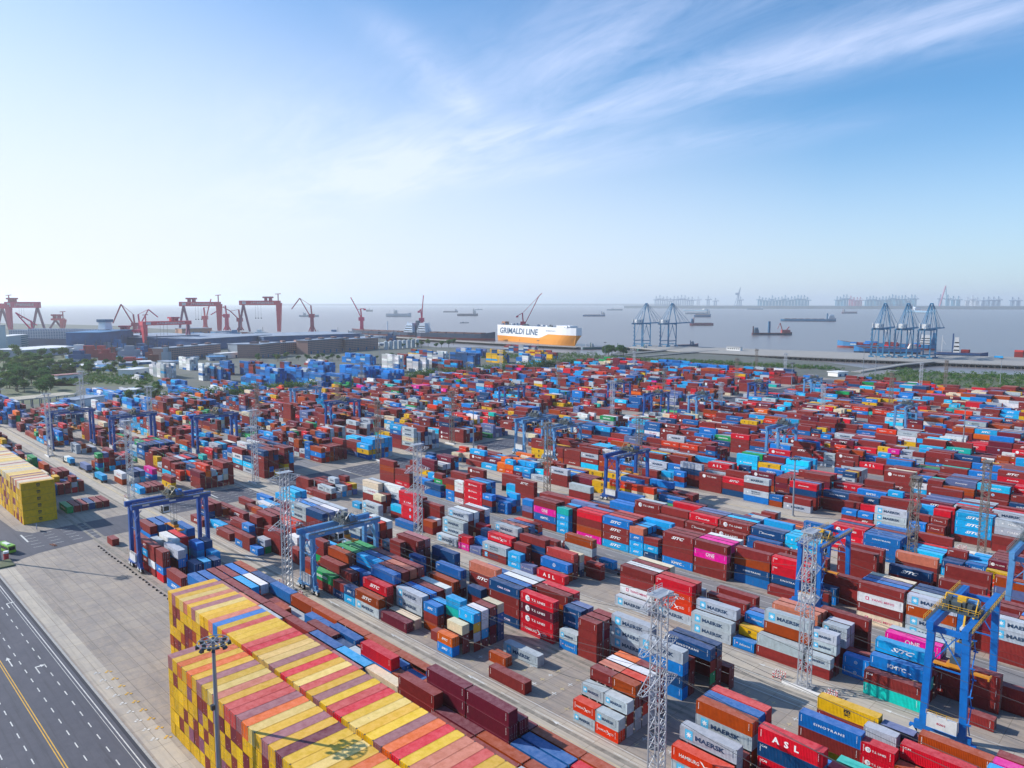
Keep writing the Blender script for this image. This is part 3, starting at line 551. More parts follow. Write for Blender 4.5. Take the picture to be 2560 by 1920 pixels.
# procedural stacks for the rest of the yard
WEI = 'm' * 54 + 'M' * 12 + 'B' * 8 + 'r' * 6 + 'o' * 3 + 'b' * 7 + 'c' * 7 + 'd' * 6 + 'n' * 8 + 'g' * 11 + 'w' * 3 + 'e' * 3 + 'y' * 4 + 'G' * 2 + 's' * 3 + 't' + 'p' + 'u' * 3 + 'O'
LG = {'m': 'SSTZfxxx       ', 'M': 'STZfx    ', 'r': 'STHLkZA ', 'o': 'HHH ', 'b': 'SSSKf ', 'c': 'SSSSf ', 'd': 'NKQIa ', 'n': 'SNQZI ', 'g': 'MMMMmc', 'w': 'YMY ', 'e': 'YYY ', 'y': 'C', 'G': 'E', 's': 'WS ', 't': 'U ', 'p': 'O', 'B': 'x  ', 'u': 'NaZ', 'O': 'S '}
def vnoise(x, y):
    return .5 + .5 * math.sin(x * .043 + 1.3 * math.sin(y * .021 + 2)) * math.cos(y * .037 + 1.7 * math.sin(x * .017))
def fill(bk, Y0, xa, xb, nrows=6, hi=5, dens=.9, seed=0, lo=1, keep=None):
    r_ = random.Random(f'{bk}{seed}'); x = xa
    while x < xb - 6:
        if not okin(x + 6, Y0 + 8): x += 12.6; continue
        gap = r_.random() > dens
        base = lo + vnoise(x, Y0) * (hi - lo) + r_.uniform(-.6, .6); dom = r_.choice(WEI)
        two = r_.random() < .36
        if not gap:
            for rw in range(nrows):
                if keep and not keep(x, rw): continue
                halves = [(x, 20), (x + 6.25, 20)] if two and r_.random() < .9 else [(x, 40)]
                for xx, L in halves:
                    n_ = int(round(base + r_.choice([-1, 0, 0, 0, 1]) * .9))
                    if rw == 0 and r_.random() < .5: n_ -= 1
                    if r_.random() < .07: n_ = 0
                    n_ = max(0, min(hi, n_))
                    tk = []
                    for _ in range(n_):
                        c = dom if r_.random() < .4 else r_.choice(WEI); lg = r_.choice(LG.get(c, ' ')).strip(); tk.append(c + ('.' + lg if lg else ''))
                    if tk: stack(bk, Y0, rw, xx, L, tk)
        x += 12.75
LEFT = (-688, -352)
fill('A', 83.4, -676, -352, hi=3, dens=.75, seed=1); fill('B', 117.3, -688, -362, hi=4, dens=.7, seed=1)
fill('B', 117.3, -309, -269, hi=3, dens=.8, seed=2); fill('C', 141.3, -676, -352, hi=4, dens=.85, seed=1); fill('C', 141.3, -322, -296, hi=4, seed=2)
fill('D', 174.6, -676, -352, hi=5, dens=.85, seed=1); fill('D', 174.6, -322, -283, hi=4, seed=2)
fill('E', 215.2, -688, -364, hi=5, dens=.9, seed=1)
fill('F', 239.2, -676, -352, hi=5, dens=.92, seed=1); fill('F', 239.2, -322, -255, hi=4, seed=2)
fill('G', 272.3, -676, -352, hi=5, dens=.93, seed=1, lo=2, nrows=8); fill('G', 272.3, -322, 60, hi=3, dens=.93, seed=3, lo=1)
fill('H', 312.8, -676, -352, hi=5, dens=.93, seed=1, lo=2); fill('H', 312.8, -322, -201, hi=4, seed=2, lo=2); fill('H', 312.8, -37, 60, hi=4, seed=3)
BL = [336.8, 370.4, 410.6, 434.6, 468.2, 508.4, 532.4, 566.0, 607.0, 631.0, 664.0, 704.0, 728.0, 761.5, 801.0, 825.0, 858.0]
for i, Y0 in enumerate(BL):
    bk = 'I' + chr(65 + i)
    fill(bk, Y0, -322, 40, hi=4 if i < 8 else 3, dens=.95, seed=1, lo=2 if i < 9 else 1)
    if Y0 < 880: fill(bk, Y0, -676, -352, hi=4, dens=.92, seed=2, lo=1)
# the second yard beyond the tree belt: tall dense blocks placed where the photo shows them
def farblock(x, y, bays, rows_, n_, keys, seed):
    p = at(x, y); r_ = random.Random(seed)
    for b_ in range(bays):
        for rw in range(rows_):
            k_ = max(1, n_ - r_.choice([0, 0, 0, 1, 1, 2]) - (2 if r_.random() < .08 else 0))
            if r_.random() < .05: continue
            c = r_.choice(keys)
            stack('far%d' % seed, p.y, rw, p.x + b_ * 12.7, 40, [r_.choice(keys + 'dcg') if r_.random() < .45 else c for _ in range(k_)])
for sd, (x, y, bays, rows_, n_, keys) in enumerate([(374, 939, 4, 5, 6, 'wwwwg'), (448, 922, 3, 4, 6, 'wwwwg'), (497, 950, 1, 4, 7, 'wwwg'), (525, 952, 2, 5, 6, 'mdbn'), (550, 935, 2, 4, 6, 'mMdd'),
        (330, 948, 2, 3, 2, 'w'), (505, 985, 3, 4, 3, 'wgw'), (600, 935, 3, 6, 6, 'mMMd'), (640, 945, 2, 5, 6, 'mdbb'), (650, 955, 3, 5, 6, 'bbbd'), (700, 955, 4, 7, 6, 'bdbb'), (770, 938, 3, 6, 6, 'bbdb'), (805, 965, 3, 6, 5, 'bbdb'),
        (850, 955, 4, 8, 7, 'bbbd'), (905, 958, 4, 8, 6, 'bdbb'), (855, 905, 6, 4, 5, 'bbcb'), (955, 928, 3, 3, 8, 'wwww'), (1017, 928, 3, 3, 8, 'wwww'), (1068, 910, 3, 4, 7, 'wgww'), (985, 920, 2, 6, 7, 'mmvm'), (1020, 900, 4, 4, 6, 'mydv'),
        (1080, 930, 4, 5, 6, 'mmMm'), (1125, 915, 4, 5, 7, 'nddn'), (1140, 890, 5, 5, 5, 'dbub'), (1215, 905, 3, 5, 7, 'yynd'), (1260, 880, 6, 4, 5, 'gvmn'), (1290, 912, 4, 5, 6, 'wgvd'), (1310, 895, 5, 5, 5, 'mBvy'), (700, 925, 3, 4, 4, 'mMyb'), (760, 912, 5, 4, 3, 'wgmd'),
        (250, 1000, 8, 6, 3, 'cbbwd'), (215, 985, 7, 5, 2, 'cbmbw'), (420, 985, 6, 5, 3, 'bbmcd'), (130, 1022, 4, 4, 3, 'bdmbc'), (520, 968, 5, 4, 3, 'bdmb'), (395, 962, 5, 3, 3, 'mbdw'), (590, 958, 5, 4, 4, 'bbdm'), (745, 962, 4, 5, 5, 'bbdb'), (300, 985, 8, 6, 2, 'mcmgr'), (290, 975, 6, 2, 1, 'wwww'), (170, 1010, 0, 0, 0, 'w'), (1700, 935, 5, 5, 5, 'bdbb'), (1640, 925, 4, 5, 5, 'bbdd'), (-60, 1030, 7, 6, 5, 'dbdrb'), (600, 975, 7, 5, 2, 'mugd'), (480, 1000, 0, 0, 0, 'm')]):
    farblock(x, y, bays, rows_, n_, keys, sd)
# loads on trucks and on the moored ships
def load(nm, x, y, L, toks, z=1.32): stack('T' + nm, y, 0, x, L, toks, z=z)
load('a', -172.6, 199.3, 40, ['m.x']); load('b', -152, 194.4, 20, ['c.S']); load('c', -82.6, 195.0, 40, ['B.x']); load('d', -450, 112.7, 40, ['u']); load('e', -419, 111.4, 20, ['c']); load('f', -412.7, 111.4, 20, ['c']); load('g', -476, 111.3, 20, ['w.M']); load('h', -469.7, 111.3, 20, ['c'])
for nm, px_, py_, cc in (('i', 1012, 1079, 'G'), ('j', 1052, 1090, 'cB'), ('k', 1485, 1196, 'y')):
    p = at(px_, py_)
    if len(cc) == 1: load(nm, p.x - 6.1, p.y - 1.2, 40, [cc + ('.C' if cc == 'y' else '')])
    else: load(nm, p.x - 6.1, p.y - 1.2, 20, [cc[0] + '.S']); load(nm + 'q', p.x + .1, p.y - 1.2, 20, [cc[1] + '.S'])
rs = random.Random(77)
p = at(2125, 862, 5)
for k in range(10):
    for rw in range(4):
        if k in (4, 7): continue
        stack('ship', p.y, rw, p.x + k * 13.2, 40, [rs.choice('mmrbdgmM') for _ in range(rs.choice([1, 2, 2, 3]))], z=5)
p = at(2402, 882, 5)
for rw in range(3): stack('ship2', p.y, rw, p.x, 40, ['M', 'm.S'], z=5)
p = at(2535, 893, 2)
for rw in range(3): stack('quay', p.y, rw, p.x, 40, ['m', 'm', 'm', 'j'], z=2.2)
p = at(2485, 895, 2); stack('quay2', p.y, 0, p.x, 40, ['c.S'], z=2.6)
for b_ in set(k_[0] for k_ in STK if not k_[0].startswith('far')): untangle(b_)
CONT[:] = [c for c in CONT if not c['s'].get('dead')]
# ---------------------------------------------------------------- which walls of each container can be seen
def cover(lst, x0, x1, y0, y1):
    """lowest top among the stacks that shield this span (0 when any part is open)"""
    best = 0; 
    for s_ in lst:
        if s_['x0'] < (x0 + x1) / 2 < s_['x1'] or (s_['x0'] - .5 < x0 and s_['x1'] + .5 > x1): best = max(best, s_['top'])
    return best
for (bk, rw), lst in STK.items():
    lst.sort(key=lambda s_: s_['x0'])
    for i, s_ in enumerate(lst):
        if s_['rot']:
            s_['cf'] = 0; s_['cb'] = 0
            nx = [o for o in lst if 0 <= o['x0'] - s_['x1'] < .6]; pv = [o for o in lst if 0 <= s_['x0'] - o['x1'] < .6]
            s_['cr'] = nx[0]['top'] if nx else 0; s_['cl'] = pv[0]['top'] if pv else 0
        else:
            s_['cf'] = cover(STK.get((bk, rw - 1), []), s_['x0'], s_['x1'], 0, 0); s_['cb'] = cover(STK.get((bk, rw + 1), []), s_['x0'], s_['x1'], 0, 0)
            nx = [o for o in lst if -.6 <= o['x0'] - s_['x1'] < .9 and o is not s_]; pv = [o for o in lst if -.6 <= s_['x0'] - o['x1'] < .9 and o is not s_]
            s_['cr'] = min(o['top'] for o in nx) if nx else 0; s_['cl'] = min(o['top'] for o in pv) if pv else 0
        s_['idx'] = i
for c in CONT:
    s_ = c['s']; zt = c['z'] + s_['h']; cx, cy = (s_['x0'] + s_['x1']) / 2, (s_['y0'] + s_['y1']) / 2
    c['vis'] = dict(top=c['t'] == s_['n'] - 1, f=zt > s_['cf'] + .05, b=zt > s_['cb'] + .05, r=zt > s_['cr'] + .05, l=zt > s_['cl'] + .05)
    dx, dy, dz = -cx, -cy, CAMH - zt; d = math.sqrt(dx * dx + dy * dy + dz * dz); X_, Y_, dep = proj(cx, cy, zt)
    inn = -40 < X_ < 2600 and Y_ < 1960
    lx, ly = s_['x1'] - s_['x0'], s_['y1'] - s_['y0']
    # part of the front left open by the shorter stack in front, seen from the camera's height
    ff = min(1.0, (zt - s_['cf']) / s_['h']) if c['vis']['f'] else 0
    if c['vis']['f'] and not s_['rot'] and s_['row'] > 0 and s_['cf'] > 0: ff *= .75
    a_ = (lx * ly * dz / d if c['vis']['top'] else 0) + lx * s_['h'] * max(0, -dy / d) * ff + (ly * s_['h'] * max(0, dx / d) * (1 if s_['cr'] < c['z'] + .5 else .3) if c['vis']['r'] else 0)
    c['area'] = a_ / (d * d) if inn and dep > 10 else 0
CONT.sort(key=lambda c: -c['area'])
NIND = 300
IND, BULK = CONT[:NIND], CONT[NIND:]
print('containers', len(CONT), 'far limit', IND[-1]['s']['y0'], 'area', IND[-1]['area'])
# ---------------------------------------------------------------- the individual container, part by part
def corr_strip(mb, L, z0, z1, y, sgn, m_, per=0.28, dep=0.036):
    n_ = int(L / per); per = L / n_; xs = []
    for i in range(n_):
        a = -L / 2 + i * per
        xs += [(a, 0), (a + per * .26, 0), (a + per * .5, 1), (a + per * .76, 1)]
    xs.append((L / 2, 0)); i0 = len(mb.v); k = mb.mi(m_)
    for x, d_ in xs:
        yy = y - sgn * dep * d_ * -1 if False else y + (dep * d_ if sgn < 0 else -dep * d_)
        mb.v += [(x, yy, z0), (x, yy, z1)]
    for i in range(len(xs) - 1):
        a = i0 + 2 * i; f_ = (a, a + 2, a + 3, a + 1)
        mb.f.append(f_ if sgn < 0 else f_[::-1]); mb.m.append(k)
def rotx(mb, i0, ang):
    c_, s_ = math.cos(ang), math.sin(ang)
    for i in range(i0, len(mb.v)):
        x, y, z = mb.v[i]; mb.v[i] = (x * c_ - y * s_, x * s_ + y * c_, z)
M_CAST = mat('corner_steel', (0.10, 0.09, 0.085), 0.6, noise=.3, scale=2)
M_ROD = mat('galvanised_rod', (0.42, 0.42, 0.42), 0.4, metal=.6)
CM = {}
for L in (40, 20):
    l, h = CL[L], CH[L]; W2 = CW / 2
    fr = MB()
    for sx in (-1, 1):
        for sy in (-1, 1):
            x, y = sx * (l / 2 - .08), sy * (W2 - .08)
            fr.box(x - .08, x + .08, y - .08, y + .08, .03, h - .03, M_WALL)
            for zz in (0, h - .12): fr.box(x - .092, x + .092, y - .092, y + .092, zz, zz + .12, M_CAST)
    for sy in (-1, 1):
        y = sy * (W2 - .05); fr.box(-l / 2 + .16, l / 2 - .16, y - .05, y + .05, .05, .2, M_WALL); fr.box(-l / 2 + .16, l / 2 - .16, y - .04, y + .04, h - .12, h - .02, M_WALL)
    for sx in (-1, 1):
        x = sx * (l / 2 - .05); fr.box(x - .05, x + .05, -W2 + .16, W2 - .16, .05, .2, M_WALL); fr.box(x - .05, x + .05, -W2 + .16, W2 - .16, h - .15, h - .02, M_WALL)
    sw = MB(); corr_strip(sw, l - .32, .2, h - .12, -W2 + .025, -1, M_WALL); sw2 = MB(); corr_strip(sw2, l - .32, .2, h - .12, W2 - .025, 1, M_WALL)
    ew = MB(); corr_strip(ew, CW - .32, .2, h - .15, -(l / 2 - .03), -1, M_WALL); rotx(ew, 0, -math.pi / 2)
    rf = MB(); n_ = int((l - .3) / .5)   # roof with shallow stamped ribs
    for i in range(n_):
        a = -l / 2 + .15 + i * (l - .3) / n_; b_ = a + (l - .3) / n_; z_ = h - .035
        rf.face([(a, -W2 + .09, z_), (a + .36, -W2 + .09, z_), (a + .36, W2 - .09, z_), (a, W2 - .09, z_)], M_ROOF)
        rf.face([(a + .36, -W2 + .09, z_), (a + .4, -W2 + .09, z_ + .018), (a + .4, W2 - .09, z_ + .018), (a + .36, W2 - .09, z_)], M_ROOF)
        rf.face([(a + .4, -W2 + .09, z_ + .018), (b_, -W2 + .09, z_), (b_, W2 - .09, z_), (a + .4, W2 - .09, z_ + .018)], M_ROOF)
    for sy in (-1, 1): rf.box(-l / 2 + .02, l / 2 - .02, sy * (W2 - .05) - .045, sy * (W2 - .05) + .045, h - .03, h - .012, M_ROOF)
    for sx in (-1, 1): rf.box(sx * (l / 2 - .09) - .07, sx * (l / 2 - .09) + .07, -W2 + .1, W2 - .1, h - .03, h - .013, M_ROOF)
    dr = MB(); dr.box(l / 2 - .09, l / 2 - .03, -W2 + .17, -.015, .2, h - .15, M_WALL); dr.box(l / 2 - .09, l / 2 - .03, .015, W2 - .17, .2, h - .15, M_WALL)
    for zz in (.75, 1.3, 1.9): dr.box(l / 2 - .04, l / 2 - .018, -W2 + .2, W2 - .2, zz, zz + .12, M_WALL)
    rd = MB()
    for y in (-.85, -.35, .35, .85):
        rd.cyl((l / 2 + .005, y, .12), (l / 2 + .005, y, h - .1), .022, M_ROD, 6)
        for zz in (.3, h - .35): rd.box(l / 2 - .03, l / 2 + .03, y - .06, y + .06, zz, zz + .08, M_ROD)
        rd.box(l / 2 - .01, l / 2 + .03, y - .03, y + .22, 1.05, 1.1, M_ROD)
    plate = MB(); plate.box(l / 2 - .03, l / 2 - .01, .2, .45, h - .75, h - .45, mat('marking_white', (.7, .7, .68)))
    CM[L] = dict(frame=fr.mesh('frame'), side_wall=sw.mesh('side_wall'), side_wall2=sw2.mesh('side_wall'), end_wall=ew.mesh('end_wall'), roof=rf.mesh('roof'), door=dr.mesh('door'), lock_rods=rd.mesh('lock_rods'))
LM = {}
def col_mat(c):
    nm = 'lettering_%02x%02x%02x' % tuple(int(v * 255) for v in c); return mat(nm, c, 0.55)
def letter_mesh(key, L):
    if (key, L) in LM: return LM[(key, L)]
    l, h = CL[L], CH[L]; mb = MB()
    for side in (-1, 1):
        for k_, (V_, T_, c) in enumerate(logo(key, l, h)):
            mm = col_mat(c); i0 = len(mb.v); ki = mb.mi(mm); yy = (CW / 2 - .021 + .0025 * (k_ % 6))
            for u, v in V_: mb.v.append((-l / 2 + u, -yy, v) if side < 0 else (l / 2 - u, yy, v))
            for t_ in T_: mb.f.append(tuple(i0 + int(a) for a in t_)); mb.m.append(ki)
    # small door marks at the +x end
    me = mb.mesh('lettering'); LM[(key, L)] = me; return me
BNAME = {'A': 'behind yellow-roofed blocks', 'B': 'beyond yellow-striped roadway', 'C': 'past the first runway', 'D': 'past second tower line', 'E': 'past grey lane',
         'F': 'further past grey lane', 'G': 'mid-yard', 'H': 'past wide tan lane', 'Y1': 'second yellow-roofed block', 'Y2': 'nearest yellow-roofed block', 'Y3': 'glare-paled block at left edge'}
ORD = ['first', 'second', 'third', 'fourth', 'fifth', 'sixth', 'seventh', 'eighth', 'ninth', 'tenth', 'eleventh', 'twelfth', 'thirteenth', 'fourteenth', 'fifteenth', 'sixteenth', 'seventeenth', 'eighteenth', 'nineteenth', 'twentieth']
def ordn(i):
    if i < 20: return ORD[i]
    return {2: 'twenty-', 3: 'thirty-', 4: 'forty-', 5: 'fifty-', 6: 'sixty-', 7: 'seventy-'}[(i + 1) // 10] + (ORD[(i + 1) % 10 - 1] if (i + 1) % 10 else 'zeroth') if (i + 1) % 10 else {3: 'thirtieth', 4: 'fortieth', 5: 'fiftieth', 6: 'sixtieth', 7: 'seventieth'}[(i + 1) // 10]
seen = {}
def clabel(c):
    s_ = c['s']; lst = STK[(s_['block'], s_['row'])]; vis = [o for o in lst if -60 < proj((o['x0'] + o['x1']) / 2, (o['y0'] + o['y1']) / 2, o['top'])[0] < 2620]
    vis.sort(key=lambda o: o['x0']); i = vis.index(s_) if s_ in vis else s_['idx']
    d_ = s_['n'] - 1 - c['t']; tier = 'topmost' if d_ == 0 else ORD[d_] + ' from top'
    sz = ('long ' if s_['L'] == 40 else 'short '); lg = (' with ' + LNAME[c['logo']]) if c['logo'] else ''
    if s_['rot']: t_ = f"{CNAME[c['key']]} container{' with black mark' if c['logo'] else ''}, {tier}, {ordn(i)} stack from left, {BNAME[s_['block']]}"
    elif s_['block'][0] == 'T': t_ = f"{sz}{CNAME[c['key']]} container riding on a truck {'near centre' if s_['x0'] < -100 else 'at lower right'}"
    else: t_ = f"{sz}{CNAME[c['key']]} container, {tier}, {ordn(i)} from left, {ORD[s_['row']]} row {BNAME.get(s_['block'], 'mid-yard')}"
    return t_
INDO = []
for c in IND:
    s_ = c['s']; l, h = CL[s_['L']], s_['h']; K = CM[s_['L']]
    r_ = thing('shipping_container', clabel(c), 'container', ((s_['x0'] + s_['x1']) / 2 + (c['off'] if not s_['rot'] else 0), (s_['y0'] + s_['y1']) / 2 + (c['off'] if s_['rot'] else 0), c['z']), 0, 'stacked shipping containers')
    if s_['rot']: r_.rotation_euler.z = -math.pi / 2 if c['logo'] != 'C' else math.pi / 2
    flip = (not s_['rot']) and rnd.random() < .35
    if flip: r_.rotation_euler.z = math.pi
    def part(nm, me, par=r_):
        o = bpy.data.objects.new(nm, me); COL.objects.link(o); o.parent = par; o.color = (*c['col'], 1); return o
    part('frame', K['frame']); part('side_wall', K['side_wall']); part('side_wall', K['side_wall2']); part('end_wall', K['end_wall']); part('roof', K['roof'])
    d_ = part('door', K['door']); part('lock_rods', K['lock_rods'], d_)
    part('lettering', letter_mesh(c['logo'], s_['L']))
# ---------------------------------------------------------------- every further container: one object
V, F4, FM, FC, UVS = [], [], [], [], []
LV, LT, LC = [], [], []; lvn = 0
def quad(p, mi_, colr, uv):
    i = len(V); V.extend(p); F4.append((i, i + 1, i + 2, i + 3)); FM.append(mi_); FC.append(colr); UVS.extend(uv)
DOORR = random.Random(5)
for c in BULK:
    s_ = c['s']; x0, x1, y0, y1 = s_['x0'], s_['x1'], s_['y0'], s_['y1']; z0, z1 = c['z'] + .02, c['z'] + s_['h'] - .01; o_ = c['off']; v = c['vis']
    if s_['rot']: y0 += o_; y1 += o_
    else: x0 += o_; x1 += o_
    lx, ly, hz = x1 - x0, y1 - y0, z1 - z0; cl_ = c['col']; rc = cl_
    if v['top']: quad([(x0, y0, z1), (x1, y0, z1), (x1, y1, z1), (x0, y1, z1)], 1, rc, [(0, 0), (lx, 0), (lx, ly), (0, ly)])
    if v['f']: quad([(x0, y0, z0), (x1, y0, z0), (x1, y0, z1), (x0, y0, z1)], 0, cl_, [(0, 0), (lx, 0), (lx, hz), (0, hz)])
    if v['b']: quad([(x1, y1, z0), (x0, y1, z0), (x0, y1, z1), (x1, y1, z1)], 0, cl_, [(0, 0), (lx, 0), (lx, hz), (0, hz)])
    if v['r']:
        quad([(x1, y0, z0), (x1, y1, z0), (x1, y1, z1), (x1, y0, z1)], 0, cl_, [(0, 0), (ly, 0), (ly, hz), (0, hz)])
        if c['area'] > 0 and x1 * x1 + y0 * y0 < 260 ** 2 and DOORR.random() < .7 and not s_['rot']:
            i = len(LV) and lvn
            for yy in (.4, .9, 1.54, 2.04):
                LV.append(np.array([(x1 + .02, y0 + yy - .03, z0 + .1), (x1 + .02, y0 + yy + .03, z0 + .1), (x1 + .02, y0 + yy + .03, z1 - .1), (x1 + .02, y0 + yy - .03, z1 - .1)])); LT.append(np.array([(0, 1, 2), (0, 2, 3)]) + lvn); LC += [(.35, .35, .36)] * 2; lvn += 4
            LV.append(np.array([(x1 + .02, y0 + 1.5, z1 - .8), (x1 + .02, y0 + 1.85, z1 - .8), (x1 + .02, y0 + 1.85, z1 - .45), (x1 + .02, y0 + 1.5, z1 - .45)])); LT.append(np.array([(0, 1, 2), (0, 2, 3)]) + lvn); LC += [(.6, .6, .6)] * 2; lvn += 4
    if v['l']: quad([(x0, y1, z0), (x0, y0, z0), (x0, y0, z1), (x0, y1, z1)], 0, cl_, [(0, 0), (ly, 0), (ly, hz), (0, hz)])
    if s_['rot'] and s_['block'] in ('Y1', 'Y2', 'Y3') and x1 * x1 + y0 * y0 < 400 ** 2:
        for xx in (.4, .9, 1.54, 2.04):
            LV.append(np.array([(x0 + xx - .03, y0 - .02, z0 + .1), (x0 + xx + .03, y0 - .02, z0 + .1), (x0 + xx + .03, y0 - .02, z1 - .1), (x0 + xx - .03, y0 - .02, z1 - .1)])); LT.append(np.array([(0, 1, 2), (0, 2, 3)]) + lvn); LC += [(.10, .07, .04)] * 2; lvn += 4
    if s_['rot'] and s_['block'] in ('Y1', 'Y2') and c['area'] > 0:
        for _ in range(5):
            xa_, za_ = x0 + DOORR.uniform(.3, 2.1), z0 + DOORR.uniform(.3, 2.5)
            LV.append(np.array([(xa_ - .09, y0 - .03, za_ - .05), (xa_ + .09, y0 - .03, za_ - .05), (xa_ + .09, y0 - .03, za_ + .05), (xa_ - .09, y0 - .03, za_ + .05)])); LT.append(np.array([(0, 1, 2), (0, 2, 3)]) + lvn); LC += [(.55, .5, .4) if DOORR.random() < .5 else (.07, .04, .03)] * 2; lvn += 4
    if c['area'] > 0 and c['logo']:
        dist = math.hypot(x0, y0)
        if dist < 750 and v['f'] and not s_['rot'] and (z1 - s_['cf']) > s_['h'] * .35:
            for k_, (A_, T_, cc) in enumerate(logo(c['logo'], lx, s_['h'])):
                if dist > 330 and len(T_) < 3: continue
                if dist > 330 and cc == (0.05, .05, .2): continue
                LV.append(np.column_stack([x0 + A_[:, 0], np.full(len(A_), y0 - .03 - .006 * (k_ % 5)), z0 + A_[:, 1]])); LT.append(T_ + lvn); LC += [cc] * len(T_); lvn += len(A_)
        if s_['rot'] and v['r'] and s_['idx'] == len(STK[(s_['block'], 0)]) - 1:
            for k_, (A_, T_, cc) in enumerate(logo(c['logo'], ly, s_['h'])):
                LV.append(np.column_stack([np.full(len(A_), x1 + .03), y0 + A_[:, 0], z0 + A_[:, 1]])); LT.append(T_ + lvn); LC += [cc] * len(T_); lvn += len(A_)
def soup(name, verts, polys, mats_, mi_, cols, uvs=None):
    me = bpy.data.meshes.new(name); nv = len(verts); npl = len(polys); ns = polys.shape[1]
    me.vertices.add(nv); me.vertices.foreach_set('co', np.asarray(verts, np.float32).ravel())
    me.loops.add(npl * ns); me.loops.foreach_set('vertex_index', polys.astype(np.int32).ravel())
    me.polygons.add(npl); me.polygons.foreach_set('loop_start', np.arange(0, npl * ns, ns, dtype=np.int32)); me.polygons.foreach_set('material_index', np.asarray(mi_, np.int32))
    for m_ in mats_: me.materials.append(m_)
    at_ = me.attributes.new('paint', 'FLOAT_COLOR', 'CORNER'); cc = np.ones((npl, ns, 4), np.float32); cc[:, :, :3] = np.asarray(cols, np.float32)[:, None, :]; at_.data.foreach_set('color', cc.ravel())
    if uvs is not None:
        ul = me.uv_layers.new(name='metres'); ul.data.foreach_set('uv', np.asarray(uvs, np.float32).ravel())
    me.update(); me.validate(); return me
# walls and lettering joined into one mesh (lettering as degenerate-free quads split from triangles)
Vq = np.array(V, np.float32); Fq = np.array(F4, np.int32)
me = soup('stacked_containers', Vq, Fq, [M_SWALL, M_SROOF], FM, FC, UVS)
so_ = bpy.data.objects.new('stacked_containers', me); COL.objects.link(so_)
tag(so_, 'mass of further shipping containers filling the yard to the trees and river', 'containers', None, 'stuff')
if LV:
    LVa = np.concatenate(LV); LTa = np.concatenate(LT)
    lo_ = bpy.data.objects.new('lettering', soup('lettering', LVa, LTa, [M_SLET], [0] * len(LTa), LC)); COL.objects.link(lo_); lo_.parent = so_; lo_['kind'] = 'stuff'
print('bulk quads', len(F4), 'letter tris', sum(len(t_) for t_ in LT))
# ================================================================ yard cranes, towers, masts, vehicles
def cmat(nm, c, r=.45): return mat(nm, c, r, noise=.22, scale=.7)
M_CB = cmat('crane_dark_blue', (0.005, 0.075, 0.33)); M_CL = cmat('crane_pale_blue', (0.10, 0.30, 0.58)); M_CM = cmat('crane_mid_blue', (0.0, 0.15, 0.52))
M_CW = cmat('crane_white', (0.72, 0.72, 0.72)); M_CY = cmat('crane_yellow', (0.75, 0.42, 0.02)); M_DK = cmat('crane_machinery_grey', (0.07, 0.09, 0.10)); M_GL = mat('dark_glass', (0.01, 0.015, 0.02), .1)
M_TYRE = mat('tyre_rubber', (.02, .02, .02), .8); M_ROPE = mat('wire_rope', (.08, .08, .08), .6); M_ORB = cmat('spreader_orange', (.70, .28, .02)); M_REDP = mat('barrier_red', (.55, .02, .03), .5); M_WHP = mat('barrier_white', (.75, .75, .75), .5)
def rail(mb, a, b, m_, h=1.1, n=None, w_=.07):
    a, b = Vector(a), Vector(b); n = n or max(2, int((b - a).length / 1.6))
    for z_ in (h, h * .55): mb.bar(a + Vector((0, 0, z_)), b + Vector((0, 0, z_)), w_, m_)
    for i in range(n + 1): p = a.lerp(b, i / n); mb.bar(p, p + Vector((0, 0, h)), w_, m_)
